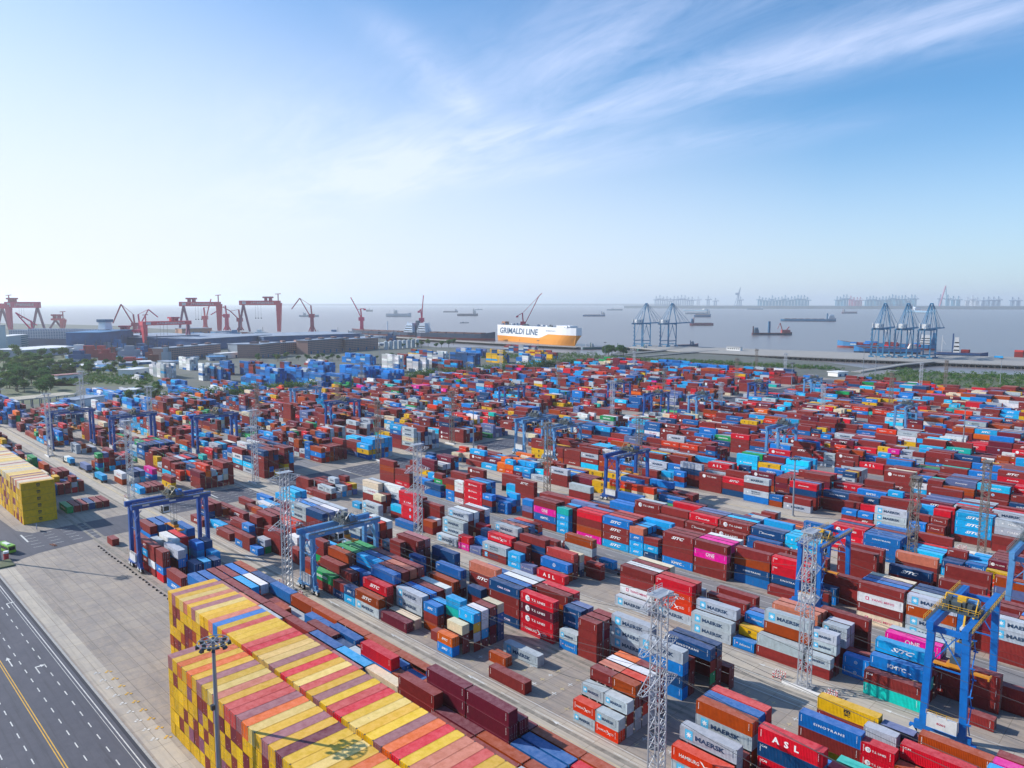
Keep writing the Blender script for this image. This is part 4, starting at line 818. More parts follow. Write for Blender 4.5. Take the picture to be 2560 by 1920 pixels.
def rtg(span, h, mc, mr, trol, sprz, label, loc, numb=None, big=False):
    """rubber tyred gantry; x = travel, y = span"""
    r_ = thing('gantry_crane', label, 'crane', loc, 0, 'rubber tyred yard gantry cranes'); s2 = span / 2; wx = 3.7
    for sy in (-1, 1):
        for sx in (-1, 1):
            m_ = MB(); m_.bar((sx * wx * 1.0, sy * s2, 2.6), (sx * wx * .86, sy * (s2 - .1), h - 1.4), 1.1, mc, h=1.3, w2=1.2)
            m_.obj('leg', r_)
            m_ = MB(); x = sx * (wx + .6)
            m_.box(x - 1.9, x + 1.9, sy * s2 - .45, sy * s2 + .45, 1.5, 2.1, mc)
            for e in (-1.2, 1.2):
                m_.face([(x + e - .9, sy * s2 - .47, .8), (x + e + .9, sy * s2 - .47, .8), (x + e, sy * s2 - .47, 1.9)], M_CW); m_.box(x + e - .35, x + e + .35, sy * s2 - .42, sy * s2 + .42, .9, 1.6, mc)
            bg_ = m_.obj('bogie', r_)
            for e in (-1.2, 1.2):
                w_ = MB(); w_.cyl((x + e, sy * s2 - .35, .75), (x + e, sy * s2 + .35, .75), .75, M_TYRE, 14); w_.cyl((x + e, sy * s2 - .37, .75), (x + e, sy * s2 + .37, .75), .32, M_CW, 10); w_.obj('wheel', bg_)
        m_ = MB(); m_.box(-wx - 1.6, wx + 1.6, sy * s2 - .5, sy * s2 + .5, 2.1, 3.3, mc); rail(m_, (-wx, sy * (s2 + .45), 3.3), (wx, sy * (s2 + .45), 3.3), mr); m_.obj('sill_beam', r_)
        m_ = MB(); m_.box(-wx * .86 - .4, wx * .86 + .4, sy * s2 - .4, sy * s2 + .4, h - 2.3, h - 1.2, mc)
        m_.bar((-wx * .9, sy * s2, h * .62), (wx * .9, sy * s2, h * .62), .28, mc); m_.obj('end_tie', r_)
    for sx in (-1, 1):
        x = sx * wx * .86; m_ = MB(); m_.box(x - .65, x + .65, -s2 - 1.6, s2 + 1.6, h - 1.7, h, mc)
        m_.box(x + sx * .55, x + sx * 1.35, -s2 - 1.4, s2 + 1.4, h - .25, h - .15, M_DK)
        g_ = m_.obj('girder', r_)
        m2 = MB(); rail(m2, (x + sx * 1.3, -s2 - 1.4, h - .15), (x + sx * 1.3, s2 + 1.4, h - .15), mr); m2.obj('walkway_rail', g_)
        m3 = MB()
        for yy in (-s2 * .75, 0.0, s2 * .7): m3.box(x - .57, x - .555, yy - 1.1, yy + 1.1, h - 1.0, h - .45, M_CW) if False else m3.box(x + (-.7 if sx < 0 else .66), x + (-.66 if sx < 0 else .7), yy - 1.1, yy + 1.1, h - 1.0, h - .45, M_CW)
        m3.obj('sign_plate', g_)
    for sy in (-1, 1): m_ = MB(); m_.bar((-wx * .9, sy * s2, h * .62), (wx * .55, sy * s2, h - 1.6), .22, mc); m_.bar((wx * .9, sy * s2, h * .62), (-wx * .55, sy * s2, h - 1.6), .22, mc); m_.obj('diagonal_brace', r_)
    # power pack on the sill, electrics on the far one
    m_ = MB(); m_.box(-2.7, 2.9, -s2 - .5 - (1.0 if big else .6), -s2 - .52, 3.4, 6.2, M_CW); m_.box(-2.8, 3.0, -s2 - 1.6, -s2 - .45, 3.3, 3.4, mc)
    rail(m_, (-2.8, -s2 - 1.6, 6.2), (2.9, -s2 - 1.6, 6.2), mr, .9); pk = m_.obj('power_pack', r_)
    if numb:
        V_, T_ = fit(numb, 1.6, .45, bold=.02); m2 = MB(); i0 = 0; k_ = m2.mi(mat('number_red', (.5, .02, .06)))
        for u, v in V_: m2.v.append((u, -s2 - .5 - 1.03, 4.7 + v))
        for t_ in T_: m2.f.append(tuple(int(a) for a in t_)); m2.m.append(k_)
        m2.obj('number', pk)
    m_ = MB(); m_.box(-2.2, .6, s2 + .55, s2 + 1.3, 3.4, 5.9, M_CW); m_.obj('electrical_cabinet', r_)
    # stairs on one leg
    m_ = MB(); xs = wx + .1
    for k in range(int((h - 5) / 3)):
        z_ = 3.4 + 3 * k; sgn = 1 if k % 2 else -1
        m_.bar((xs + .9, -s2 - sgn * .9, z_), (xs + .9, -s2 + sgn * .9, z_ + 3), .2, mc); m_.box(xs + .5, xs + 1.4, -s2 + sgn * .9 - .35, -s2 + sgn * .9 + .35, z_ + 2.95, z_ + 3.02, mc)
    m_.obj('ladder', r_)
    # trolley
    m_ = MB(); m_.box(-wx, wx, trol - 2.6, trol + 2.6, h + .25, h + .6, M_DK); m_.box(-1.6, .2, trol - 1.5, trol + 1.2, h + .6, h + 2.2, M_DK); m_.cyl((-1.8, trol - .2, h + 1.4), (2.2, trol - .2, h + 1.4), .75, M_DK, 10)
    for x in (-2.6, -.9, 1.1, 2.6):
        for y in (-2.0, 0.4, 2.0): m_.box(x - .35, x + .35, trol + y - .3, trol + y + .3, h + .6, h + .9 + .5 * ((x + y) % 1.3), M_DK)
    rq = random.Random(int(h * 10))
    for _ in range(26):
        x, y, z_ = rq.uniform(-3, 3), trol + rq.uniform(-2.4, 2.4), h + .6; a, b_, c_ = rq.uniform(.15, .5), rq.uniform(.15, .5), rq.uniform(.4, 1.9); m_.box(x - a, x + a, y - b_, y + b_, z_, z_ + c_, M_DK)
    for x in (-3.0, 3.0): m_.bar((x, trol - 2.3, h + .6), (x, trol, h + 3.4), .18, mr); m_.bar((x, trol + 2.3, h + .6), (x, trol, h + 3.4), .18, mr)
    m_.bar((-3, trol, h + 3.4), (3, trol, h + 3.4), .2, mr); m_.box(-.7, .9, trol - .8, trol + .6, h + 2.2, h + 3.3, mr)
    tr = m_.obj('trolley', r_)
    m_ = MB(); m_.box(.8, 3.0, trol + .2, trol + 2.2, h + .6, h + 2.4, M_CL if mc is not M_CB else M_CM); m_.obj('hoist_house', tr)
    m_ = MB(); 
    for a, b_ in (((-wx, trol - 2.6), (wx, trol - 2.6)), ((-wx, trol + 2.6), (wx, trol + 2.6)), ((-wx, trol - 2.6), (-wx, trol + 2.6)), ((wx, trol - 2.6), (wx, trol + 2.6))): rail(m_, (*a, h + .6), (*b_, h + .6), mr)
    m_.obj('trolley_rail', tr)
    m_ = MB(); m_.box(.9, 3.1, trol - 4.5, trol - 2.3, h - 4.8, h - 1.9, M_CW); m_.bar((1.3, trol - 3.2, h - 1.9), (1.3, trol - 2.4, h + .3), .35, mr); m_.bar((2.8, trol - 3.2, h - 1.9), (2.8, trol - 2.4, h + .3), .35, mr); rail(m_, (.6, trol - 4.9, h - 4.9), (3.4, trol - 4.9, h - 4.9), mr); m_.box(.6, 3.4, trol - 4.9, trol - 1.9, h - 5.0, h - 4.88, mr); cb = m_.obj('operator_cab', r_)
    m_ = MB(); m_.box(1.1, 1.95, trol - 4.54, trol - 4.5, h - 4.5, h - 3.5, M_GL); m_.box(2.05, 2.9, trol - 4.54, trol - 4.5, h - 4.5, h - 3.5, M_GL); m_.box(1.1, 2.9, trol - 4.54, trol - 4.5, h - 3.4, h - 2.5, M_GL); m_.box(3.1, 3.14, trol - 4.3, trol - 2.6, h - 4.2, h - 2.6, M_GL); m_.obj('window', cb)
    m_ = MB(); m_.box(-6.0, 6.0, trol - .45, trol + .45, sprz, sprz + .45, M_ORB); m_.box(-2.0, 2.0, trol - .9, trol + .9, sprz + .45, sprz + 1.2, M_ORB); m_.box(-1.4, 1.4, trol - .7, trol + .7, sprz + 1.2, sprz + 2.4, M_DK)
    for x in (-6, 6): m_.box(x - .15, x + .15, trol - 1.2, trol + 1.2, sprz - .1, sprz + .4, M_ORB)
    sp = m_.obj('spreader', r_)
    m_ = MB()
    for x in (-1.2, 1.2):
        for y in (-.6, .6): m_.bar((x, trol + y, sprz + 2.4), (x, trol + y, h + .3), .07, M_ROPE)
    m_.obj('hoist_rope', r_)
    return r_
def cpos(px, py, h, span): p = at(px, py, h); return (p.x, p.y + span / 2, .05)
SP = 23.6
c1 = rtg(SP, 23.5, M_CB, cmat('rail_bronze', (.30, .24, .12)), 1.5, 12.0, 'dark blue gantry crane straddling rows beside the striped crossroad at left', (-265, 93.3, .05))
c2 = rtg(SP, 20.0, M_CL, cmat('rail_grey', (.2, .22, .22)), 2.0, 14.8, 'pale blue gantry crane just right of the second nearest lattice tower', (-205, 125.2, .05))
c3 = rtg(24.6, 26.0, M_CM, M_CY, -3.5, 13.0, 'large blue gantry crane with yellow handrails standing at the lower right', (-38.5, 177.6, .05), '8201', True)
for (px_, py_, h_, src, lab) in [(277, 1040, 24, c1, 'dark blue gantry crane, middle one of three in a line at far left'), (485, 1040, 26, c1, 'dark blue gantry crane, right one of three in a line at far left'),
        (122, 1030, 24, c1, 'dark blue gantry crane, left one of three, behind the white lattice tower'),
        (1990, 1345, 20.3, c3, 'blue gantry crane above pale cyan containers in lower right middle'), (1530, 1137, 22, c1, 'dark blue gantry crane standing left of the centre right rows'),
        (1375, 1067, 20, c2, 'pale blue gantry crane in the middle, nearer of a touching pair'), (1300, 1048, 22, c2, 'pale blue gantry crane in the middle, left of a touching pair'),
        (820, 1005, 22, c1, 'dark blue gantry crane beside the tan lane left of centre'), (731, 972, 21, c2, 'pale blue gantry crane near the tree belt left of centre'),
        (1932, 1068, 21, c2, 'pale blue gantry crane right of centre, nearer of two side by side'), (2252, 1016, 20, c2, 'small pale blue gantry crane among far rows at right'),
        (2512, 1368, 23, c2, 'pale blue gantry crane cut by the right edge of the view'), (1732, 990, 21, c2, 'pale blue gantry crane by the grey crossing in the far middle'),
        (1528, 958, 21, c1, 'small dark blue gantry crane in the far centre rows'), (2020, 948, 20, c2, 'tiny pale blue gantry crane near the approach road to the quay'),
        (1880, 958, 20, c1, 'tiny dark blue gantry crane far off beside the grey crossing'), (1255, 968, 20, c1, 'small dark blue gantry crane far left of centre rows'), (1890, 972, 21, c1, 'small dark blue gantry crane in front of a tiny one, far right of centre')]:
    sp_ = 24.6 if src is c3 else SP
    if px_ == 1890: px_, py_ = 1620, 985
    if px_ == 1990: x_, y_ = -87.0, 213.9
    elif px_ == 2512: x_, y_ = -38.0, 237.8
    else: p_ = at(px_, py_, h_); x_, y_ = p_.x, p_.y
    base_h = {c1.name: 23.5, c2.name: 20.0, c3.name: 26.0}[src.name]
    o = dup(src, (x_, y_ + sp_ * h_ / base_h / 2 if px_ == 1990 else y_ + sp_ / 2, .05), 0, lab)
    if px_ == 1990: o.scale = (h_ / base_h * 1.15,) * 2 + (h_ / base_h,)
    else: o.scale = (1, 1, h_ / base_h)
# ---------------------------------------------------------------- lattice towers of the power line
M_GALV = mat('galvanised_steel', (0.50, 0.52, 0.56), .45, metal=.35, noise=.15, scale=1); M_RUST = mat('weathered_steel', (0.24, 0.20, 0.17), .6, metal=.2, noise=.3, scale=1)
def tower(h, m_, label, loc, width=2.3, arms=True, sections=None):
    r_ = thing('lattice_tower', label, 'tower', loc, 0, 'lattice towers of the power line'); w1 = width / 2
    mb = MB(); W = lambda z: w1 * (1.0 if z < h * .72 else 1.0) 
    n_ = int(h / 1.9); t_ = .17
    for sx, sy in ((-1, -1), (1, -1), (1, 1), (-1, 1)): mb.bar((sx * w1, sy * w1, 0), (sx * w1 * .92, sy * w1 * .92, h - .5), .24, m_)
    cs = [(-1, -1), (1, -1), (1, 1), (-1, 1)]
    for i in range(n_):
        z0, z1 = i * h / n_, (i + 1) * h / n_
        for k in range(4):
            a, b_ = cs[k], cs[(k + 1) % 4]
            if (i + k) % 2: a, b_ = b_, a
            mb.bar((a[0] * w1, a[1] * w1, z0), (b_[0] * w1, b_[1] * w1, z1), .11, m_)
            if i % 2 == 0: mb.bar((a[0] * w1, a[1] * w1, z1), (b_[0] * w1, b_[1] * w1, z1), .10, m_); mb.bar((b_[0] * w1, b_[1] * w1, z0), (a[0] * w1, a[1] * w1, z1), .09, m_)
    mb.obj('mast', r_)
    if arms:
        for (za, L_, drop) in ((h - 2.2, 4.2, 0.0), (h - 9.5, 4.6, 1.2), (h - 17.0, 4.6, 1.2)):
            for sy in (-1, 1):
                a_ = MB(); tip = (0, sy * (w1 + L_), za - drop)
                for sx in (-1, 1):
                    p0, p1 = (sx * w1, sy * w1, za + 1.2), (sx * w1, sy * w1, za - 1.6); tp = (sx * .55, tip[1], tip[2])
                    a_.bar(p0, tp, .13, m_); a_.bar(p1, tp, .13, m_)
                    for k in range(1, 4):
                        f_ = k / 4; q0 = Vector(p0).lerp(Vector(tp), f_); q1 = Vector(p1).lerp(Vector(tp), f_ - .12); a_.bar(q0, q1, .08, m_)
                for k in range(5):
                    f_ = k / 4; a_.bar(Vector((-w1, sy * w1, za + 1.2)).lerp(Vector((-.55, tip[1], tip[2])), f_), Vector((w1, sy * w1, za + 1.2)).lerp(Vector((.55, tip[1], tip[2])), f_), .09, m_)
                    if k < 4: a_.bar(Vector((-w1, sy * w1, za - 1.6)).lerp(Vector((-.55, tip[1], tip[2])), f_), Vector((w1, sy * w1, za - 1.6)).lerp(Vector((.55, tip[1], tip[2])), f_ + .25), .08, m_)
                a_.obj('crossarm', r_)
        a_ = MB(); a_.box(-w1 - .3, w1 + .3, -w1 - 1.2, w1 + 1.2, h - .6, h - .4, m_); rail(a_, (-w1, -w1 - 1.2, h - .4), (-w1, w1 + 1.2, h - .4), m_, .9, 3); a_.obj('top_platform', r_)
    f_ = MB(); f_.box(-2.2, 2.2, -1.9, 1.9, 0, .55, M_KERB); f_.box(-4.6, 4.6, -2.0, -1.75, 0, .8, M_WHP); f_.obj('plinth', r_)
    return r_
tw = tower(39, M_GALV, 'nearest bright lattice tower rising from the bottom edge right of centre', (-72.5, 111.0, 0))
tr_ = tower(35, M_RUST, 'rusty lattice tower at right, in the tan lane left of stacked sky blue containers', (-62.7, 306.2, 0))
tg = tower(39, M_GALV, 'slim grey lattice tower without big arms standing in the lane at lower right', (-68.5, 167.4, 0), arms=True)
TW = {'n': (-72.5, 111.0), 'tg': (-68.5, 167.4)}
tl = [(-211, 109.5, tw, 39, 'white lattice tower left of centre, beside yellow-roofed blocks'), (-362, 111, tw, 38, 'white lattice tower at left, between the crossroad and tan lane'), (-503, 110.6, tw, 38, 'white lattice tower at far left beyond the pale-roofed block'), (-650, 110.6, tw, 38, 'white lattice tower touching the left edge of the view'),
      (-218, 167.4, tg, 39, 'grey lattice tower in the centre in front of magenta containers'), (-353, 167.4, tg, 38, 'grey lattice tower behind the dark blue crane at left'), (-500, 167.4, tg, 38, 'grey lattice tower third from left edge, behind three blue cranes'), (-650, 167.4, tg, 38, 'grey lattice tower in front of the tan canopy shed'),
      (-354, 243.5, tr_, 35, 'rusty lattice tower beside yellow containers left of centre'), (-233, 257, tr_, 35, 'rusty lattice tower in the centre, left of the royal blue stacks'), (-72, 257, tr_, 36, 'rusty lattice tower at right in front of the tan lane'), (-505, 243, tr_, 34, 'rusty lattice tower in far left rows before the tree belt'),
      (-362, 306.5, tr_, 35, 'rusty lattice tower just above centre beside a thin lamp mast'), (-215, 306.5, tr_, 34, 'rusty lattice tower right of centre among brown stacks'), (-500, 306.5, tr_, 34, 'rusty lattice tower in the far left of the middle rows')]
k_ = 0
for (x_, y_, src, hh, lab) in tl:
    o = dup(src, (x_, y_, 0), 0, lab); o.scale = (1, 1, hh / (35 if src is tr_ else 39))
for k_, (px_, py_, hp) in enumerate([(1395, 990, 88), (1530, 1050, 100), (1660, 1005, 85), (1800, 1050, 95), (1840, 975, 80), (2055, 1060, 100), (2225, 1035, 105), (2300, 985, 80), (2362, 978, 78), (1585, 928, 50), (1890, 930, 58), (1962, 945, 62), (1100, 960, 62), (1252, 930, 55), (905, 965, 60), (985, 950, 65), (1170, 975, 70), (800, 1020, 70)]):
    p = at(px_, py_); d_ = proj(p.x, p.y, 0)[2]; hh = hp * d_ / FPX
    lab = ['slim far tower by the far centre rows', 'tower right of centre beside slate blue stacks', 'tower beside the far grey crossing', 'tower between two cranes right of centre', 'tower beyond the pale blue gantry crane', 'tall tower in the right half', 'tower right of the magenta container', 'white tower before the shore trees', 'white tower nearest the shore bushes',
           'distant tower beside the big blue blocks', 'distant tower beside the inlet water', 'distant tower left of the approach road', 'distant tower in front of white reefer stacks', 'distant tower left of the car carrier basin', 'distant tower before royal blue depot stacks', 'distant tower behind leaning booms', 'distant tower in upper centre rows', 'distant tower left of centre near trees'][k_]
    o = dup(tg if k_ % 2 else tr_, (p.x, p.y, 0), 0, lab); o.scale = (1, 1, hh / (39 if k_ % 2 else 35))
# wires
def wires(y, xs, zt, lab):
    mb = MB()
    for (dz, dy) in ((2.2, 5.4), (10.7, 5.7), (18.2, 5.7)):
        for s_ in (-1, 1):
            for a, b_ in zip(xs[:-1], xs[1:]):
                prev = None
                for i in range(13):
                    f_ = i / 12; p = Vector((a + (b_ - a) * f_, y + s_ * dy, zt - dz - 5.5 * 4 * f_ * (1 - f_)))
                    if prev is not None: mb.bar(prev, p, .06, M_ROPE)
                    prev = p
    tag(mb.obj('power_line'), lab, 'cable')
wires(110.6, [90, -72.5, -211, -362, -503, -650], 39, 'sagging dark cables strung between the nearest line of lattice towers')
wires(167.4, [90, -68.5, -218, -353, -500, -650], 38.5, 'sagging dark cables strung between the second line of lattice towers')
wires(306.5, [90, -62.7, -215, -362, -500], 34.5, 'thin far cables strung between rusty towers along the tan lane')
# red and white barriers round the tower feet
def barrier(label, loc, rz=0, g_='red and white barriers round tower feet'):
    r_ = thing('safety_barrier', label, 'barrier', loc, rz, g_)
    for x in (-.9, .9):
        m_ = MB()
        for k in range(4): m_.cyl((x, 0, k * .38), (x, 0, k * .38 + .38), .11, M_REDP if k % 2 == 0 else M_WHP, 8)
        m_.obj('post', r_)
    for z_ in (.55, 1.15):
        m_ = MB()
        for k in range(6): m_.bar((-.9 + .3 * k, 0, z_), (-.6 + .3 * k, 0, z_), .14, M_REDP if k % 2 else M_WHP)
        m_.obj('rail', r_)
    return r_
b0 = None
for tx, ty, tn in ((-68.5, 167.4, 'tower at lower right'), (-211, 109.5, 'tower beside yellow-roofed blocks'), (-362, 111, 'tower past the crossroad at left'), (-62.7, 306.2, 'rusty tower in tan lane')):
    for k, (dx, dy, rz, w_) in enumerate([(-6.2, -.9, 0, 'near left'), (-6.0, 1.2, 0, 'back left'), (6.2, -1.0, 0, 'front right'), (6.3, 1.0, 0, 'back right'), (-7.4, .1, math.pi / 2, 'left end'), (7.5, 0, math.pi / 2, 'right end')]):
        lab = f'red and white barrier at {w_} of the {tn}'
        if b0 is None: b0 = barrier(lab, (tx + dx, ty + dy, .05), rz)
        else: dup(b0, (tx + dx, ty + dy, .05), rz, lab)
# ---------------------------------------------------------------- lamp masts
M_POLE = mat('lamp_pole_steel', (.30, .33, .38), .4, metal=.3, noise=.15, scale=.5); M_LAMP = mat('floodlight_housing', (.03, .035, .045), .4)
def lampmast(h, label, loc, R_=2.6):
    r_ = thing('lamp_mast', label, 'lamp mast', loc, 0, 'high lamp masts'); m_ = MB(); m_.cyl((0, 0, 0), (0, 0, h), .55, M_POLE, 12, .28); m_.box(-.8, .8, -.8, .8, 0, .4, M_KERB)
    m_.box(-.35, .35, -.9, -.3, h * .62, h * .62 + .9, M_LAMP); m_.obj('pole', r_)
    m_ = MB()
    for rr_ in (R_, R_ * .55):
        for k in range(16):
            a, b_ = 2 * math.pi * k / 16, 2 * math.pi * (k + 1) / 16; m_.bar((rr_ * math.cos(a), rr_ * math.sin(a), h - .2), (rr_ * math.cos(b_), rr_ * math.sin(b_), h - .2), .12, M_POLE)
    for k in range(8): a = math.pi * k / 4; m_.bar((0, 0, h), (R_ * math.cos(a), R_ * math.sin(a), h - .2), .12, M_POLE)
    m_.obj('lamp_ring', r_)
    l0 = None
    for k in range(16):
        a = 2 * math.pi * k / 16; rr_ = R_ if k % 2 else R_ * .62
        if l0 is None:
            m_ = MB(); m_.box(-.34, .34, -.3, .3, -.3, .25, M_LAMP, top=.8); m_.face([(-.3, -.26, -.31), (-.3, .26, -.31), (.3, .26, -.31), (.3, -.26, -.31)], mat('floodlight_lens', (.5, .5, .45), .2)); l0 = m_.obj('floodlight', r_)
            o = l0
        else: o = l0.copy(); COL.objects.link(o); o.parent = r_
        o.location = (rr_ * math.cos(a), rr_ * math.sin(a), h - .75); o.rotation_euler = (.35 * math.sin(a), -.35 * math.cos(a), a)
    return r_
lm = lampmast(33, 'tall lamp mast with dark floodlight ring in front of nearest yellow-roofed block', (-123.3, 49.6, 0))
for k, (px_, py_, top_) in enumerate([(1982, 1290, 1142), (2405, 1150, 1016), (1184, 1130, 1017), (1, 1405, 1180), (1685, 1060, 955), (2157, 945, 868), (2188, 940, 862), (1978, 985, 906), (1512, 905, 855), (1546, 905, 882), (950, 925, 830), (2500, 960, 895), (1345, 900, 850)]):
    p = at(px_, py_); d_ = proj(p.x, p.y, 0)[2]; hh = (py_ - top_) * d_ / FPX
    lab = 'thin lamp mast ' + ['amid rows left of the magenta topped rows at right', 'before brown and white stacks at far right', 'beside the central dark crossroad', 'at the left edge by the green bus', 'beside the green tanker truck', 'left of the pair by the approach road', 'right of the pair by the approach road', 'before the long inlet water', 'by the round trees on the shore, taller', 'by the round trees on the shore, shorter', 'in front of the silos', 'over the shore bushes at far right', 'beside the tug basin'][k]
    o = dup(lm, (p.x, p.y, 0), 0, lab); o.scale = (.8, .8, hh / 33)
# ---------------------------------------------------------------- trucks
def truck(label, loc, rz, cabc, grp='yard trucks with container trailers'):
    r_ = thing('container_truck', label, 'truck', loc, rz, grp); cm_ = cmat('cab_paint_%d' % int(cabc[0] * 99 + cabc[2] * 9), cabc)
    m_ = MB(); m_.box(-6.2, 6.6, -.5, .5, .95, 1.25, mat('chassis_red', (.14, .03, .02), .6)); 
    for x in (-6, -2, 2, 5.9): m_.box(x - .1, x + .1, -1.2, 1.2, 1.1, 1.3, M_DK)
    m_.obj('trailer', r_)
    m_ = MB(); m_.box(-8.9, -6.9, -1.2, 1.2, .9, 3.1, cm_, top=.93); m_.box(-8.95, -6.5, -1.1, 1.1, .5, .95, M_DK); cb = m_.obj('cab', r_)
    m_ = MB(); m_.box(-8.93, -8.86, -1.0, 1.0, 1.9, 2.75, M_GL); m_.box(-8.5, -7.6, -1.205, -1.17, 1.9, 2.7, M_GL); m_.obj('windscreen', cb)
    for x in (-8.2, -5.6, 4.3, 5.5):
        for y in (-1.05, 1.05): w_ = MB(); w_.cyl((x, y - .2, .5), (x, y + .2, .5), .5, M_TYRE, 12); w_.obj('wheel', r_)
    return r_
t1 = truck('white-cab truck carrying a brown container on the grey lane near centre', (-166.5, 200.5, .03), 0, (.6, .6, .6))
t2 = truck('dark truck with slate grey container on tan lane at far left', (-444, 113.9, .03), 0, (.05, .08, .12))
for lab, x_, y_, rz in [('truck carrying a sky blue container on the grey lane, centre right', -148, 195.6, 0), ('truck with long brown container behind stacked pale Maersk-grey boxes'.replace('Maersk-', ''), -76.5, 196.2, 0), ('truck with two sky blue containers on the tan lane at left', -413, 112.6, 0), ('truck with white and sky blue containers, last in the left queue', -470, 112.5, 0),
                        ('truck with bright green container on the tan lane in the middle', None, (1012, 1079), 0), ('truck with short blue and brown containers in tan lane', None, (1052, 1090), 0), ('truck with a yellow container beside the dark blue crane', None, (1485, 1196), 0)]:
    if x_ is None: p = at(*y_); x_, y_ = p.x, p.y
    dup(t1 if 'brown' in lab or 'green' in lab else t2, (x_, y_, .03), rz, lab)
# green tanker, bus, car, box at the crossroad
def at2(x, y): p = at(x, y); return (p.x, p.y, .05)
r_ = thing('tanker_truck', 'green tanker truck driving by the blue blocks in the far middle', 'truck', at2(1678, 1036)); m_ = MB(); m_.cyl((-6, 0, 2.2), (7, 0, 2.2), 1.25, mat('tanker_green', (0, .30, .10), .35), 16); m_.obj('tank', r_)
m_ = MB(); m_.box(-9.5, -7, -1.2, 1.2, .8, 3.2, mat('tanker_green', (0, .3, .1))); m_.obj('cab', r_)
m_ = MB(); m_.box(-7, 7, -.5, .5, .8, 1.1, M_DK); m_.obj('chassis', r_)
for x in (-8.3, -5, 4, 5.4):
    for y in (-1.05, 1.05): w_ = MB(); w_.cyl((x, y - .2, .5), (x, y + .2, .5), .5, M_TYRE, 12); w_.obj('wheel', r_)
r_ = thing('bus', 'lime green bus by the lamp mast at the left edge', 'bus', at2(17, 1379), R(12)); m_ = MB(); m_.box(-4.5, 4.5, -1.25, 1.25, .45, 3.0, mat('bus_green', (.22, .50, .03), .3, noise=.2, scale=.6), top=.97); m_.box(-2, 2, -.6, .6, 3.0, 3.25, M_WHP); m_.obj('body', r_)
m_ = MB(); m_.box(-4.1, 4.1, -1.27, 1.27, 1.5, 2.5, M_GL, top=.985); m_.box(4.5, 4.54, -1.0, 1.0, 1.4, 2.6, M_GL); m_.obj('window', r_)
for x in (-2.9, 2.9):
    for y in (-1.1, 1.1): w_ = MB(); w_.cyl((x, y - .2, .5), (x, y + .2, .5), .5, M_TYRE, 12); w_.obj('wheel', r_)
r_ = thing('notice_board', 'small blue notice board standing beside the yellow end of the pale-roofed block', 'sign', at2(92, 1327), R(-10)); m_ = MB(); m_.box(-1.5, 1.5, -.06, .06, 1.0, 2.9, mat('board_blue', (.03, .10, .32), .4)); m_.obj('panel', r_)
m_ = MB(); m_.box(-1.2, .6, -.075, -.062, 2.2, 2.5, M_WHP); m_.box(-.4, 1.2, -.075, -.062, 1.5, 1.75, M_WHP); m_.obj('lettering', r_)
for x in (-1.3, 1.3): m_ = MB(); m_.box(x - .06, x + .06, .06, .16, 0, 2.9, M_POLE); m_.obj('post', r_)
# spare wheels / mooring rubber studs in a line beside the runway strip
s0 = None
for i in range(34):
    x_ = -300 + i * 3.15 + random.uniform(-.5, .5)
    if s0 is None: m_ = MB(); m_.cyl((0, 0, 0), (0, 0, .42), .36, M_TYRE, 10); s0 = m_.obj('rubber_bollard', None, (x_, 79.6, 0)); o = s0; tag(o, 'black rubber bollard in the line along the strip near dark blue crane', 'bollard', 'black rubber bollards along the runway strip')
    else: o = s0.copy(); COL.objects.link(o); o.location = (x_, 79.6 + random.uniform(-.15, .15), 0)
m_ = MB()
for a, b_ in (((-1.8, -.5), (2.2, .2)), ((-1.2, .3), (2.6, .8)), ((-.4, .9), (1.5, .4))): m_.bar((*a, .15), (*b_, .18), .28, mat('rusty_scrap', (.16, .06, .04), .8))
p = at2(131, 1363); tag(m_.obj('scrap_beam', None, p), 'rusty steel beams lying at the lower edge of the striped crossroad', 'scrap')
p = at2(10, 1412); m_ = MB(); m_.box(-4, 4, -2.5, 2.5, 0, .5, M_SOIL); tag(m_.obj('planter_island', None, p), 'low earth island with kerb at the foot of the left edge lamp mast', 'island')
p = at2(16, 1398); m_ = MB(); m_.cyl((0, 0, 0), (0, 0, 2.2), .8, M_REDP, 12); m_.cyl((0, 0, 2.2), (0, 0, 2.9), .9, M_WHP, 12); tag(m_.obj('fire_tank', None, p), 'red drum with white cap beside the left edge lamp mast', 'tank')
# ================================================================ quay, water side, ships
def sz(px_len, d_): return px_len * d_ / FPX
def dep(p): return proj(p.x, p.y, p.z)[2]
M_DECK = ground_mat('quay_deck', (0.34, 0.32, 0.30), (0.28, 0.27, 0.26), (0.38, 0.36, 0.33)); M_PILE = mat('dark_pile_concrete', (.10, .095, .09), .9, noise=.3, scale=.3)
q_pts = [P2(1572, 868, 2), P2(1700, 878, 2), P2(1920, 888, 2), P2(2300, 903, 2), P2(2640, 916, 2), P2(2640, 895, 2), P2(2300, 887, 2), P2(1930, 874, 2), P2(1720, 866, 2), P2(1600, 862, 2)]
m_ = MB(); a_ = q_pts[::-1] if sum(q_pts[i][0] * q_pts[(i + 1) % 10][1] - q_pts[(i + 1) % 10][0] * q_pts[i][1] for i in range(10)) < 0 else q_pts
m_.prism(a_, .6, 2.0, M_DECK, M_KERB); qd = thing('river_quay', 'long concrete river quay on piles reaching across the right half', 'quay', (0, 0, 0)); m_.obj('deck', qd)
m_ = MB()
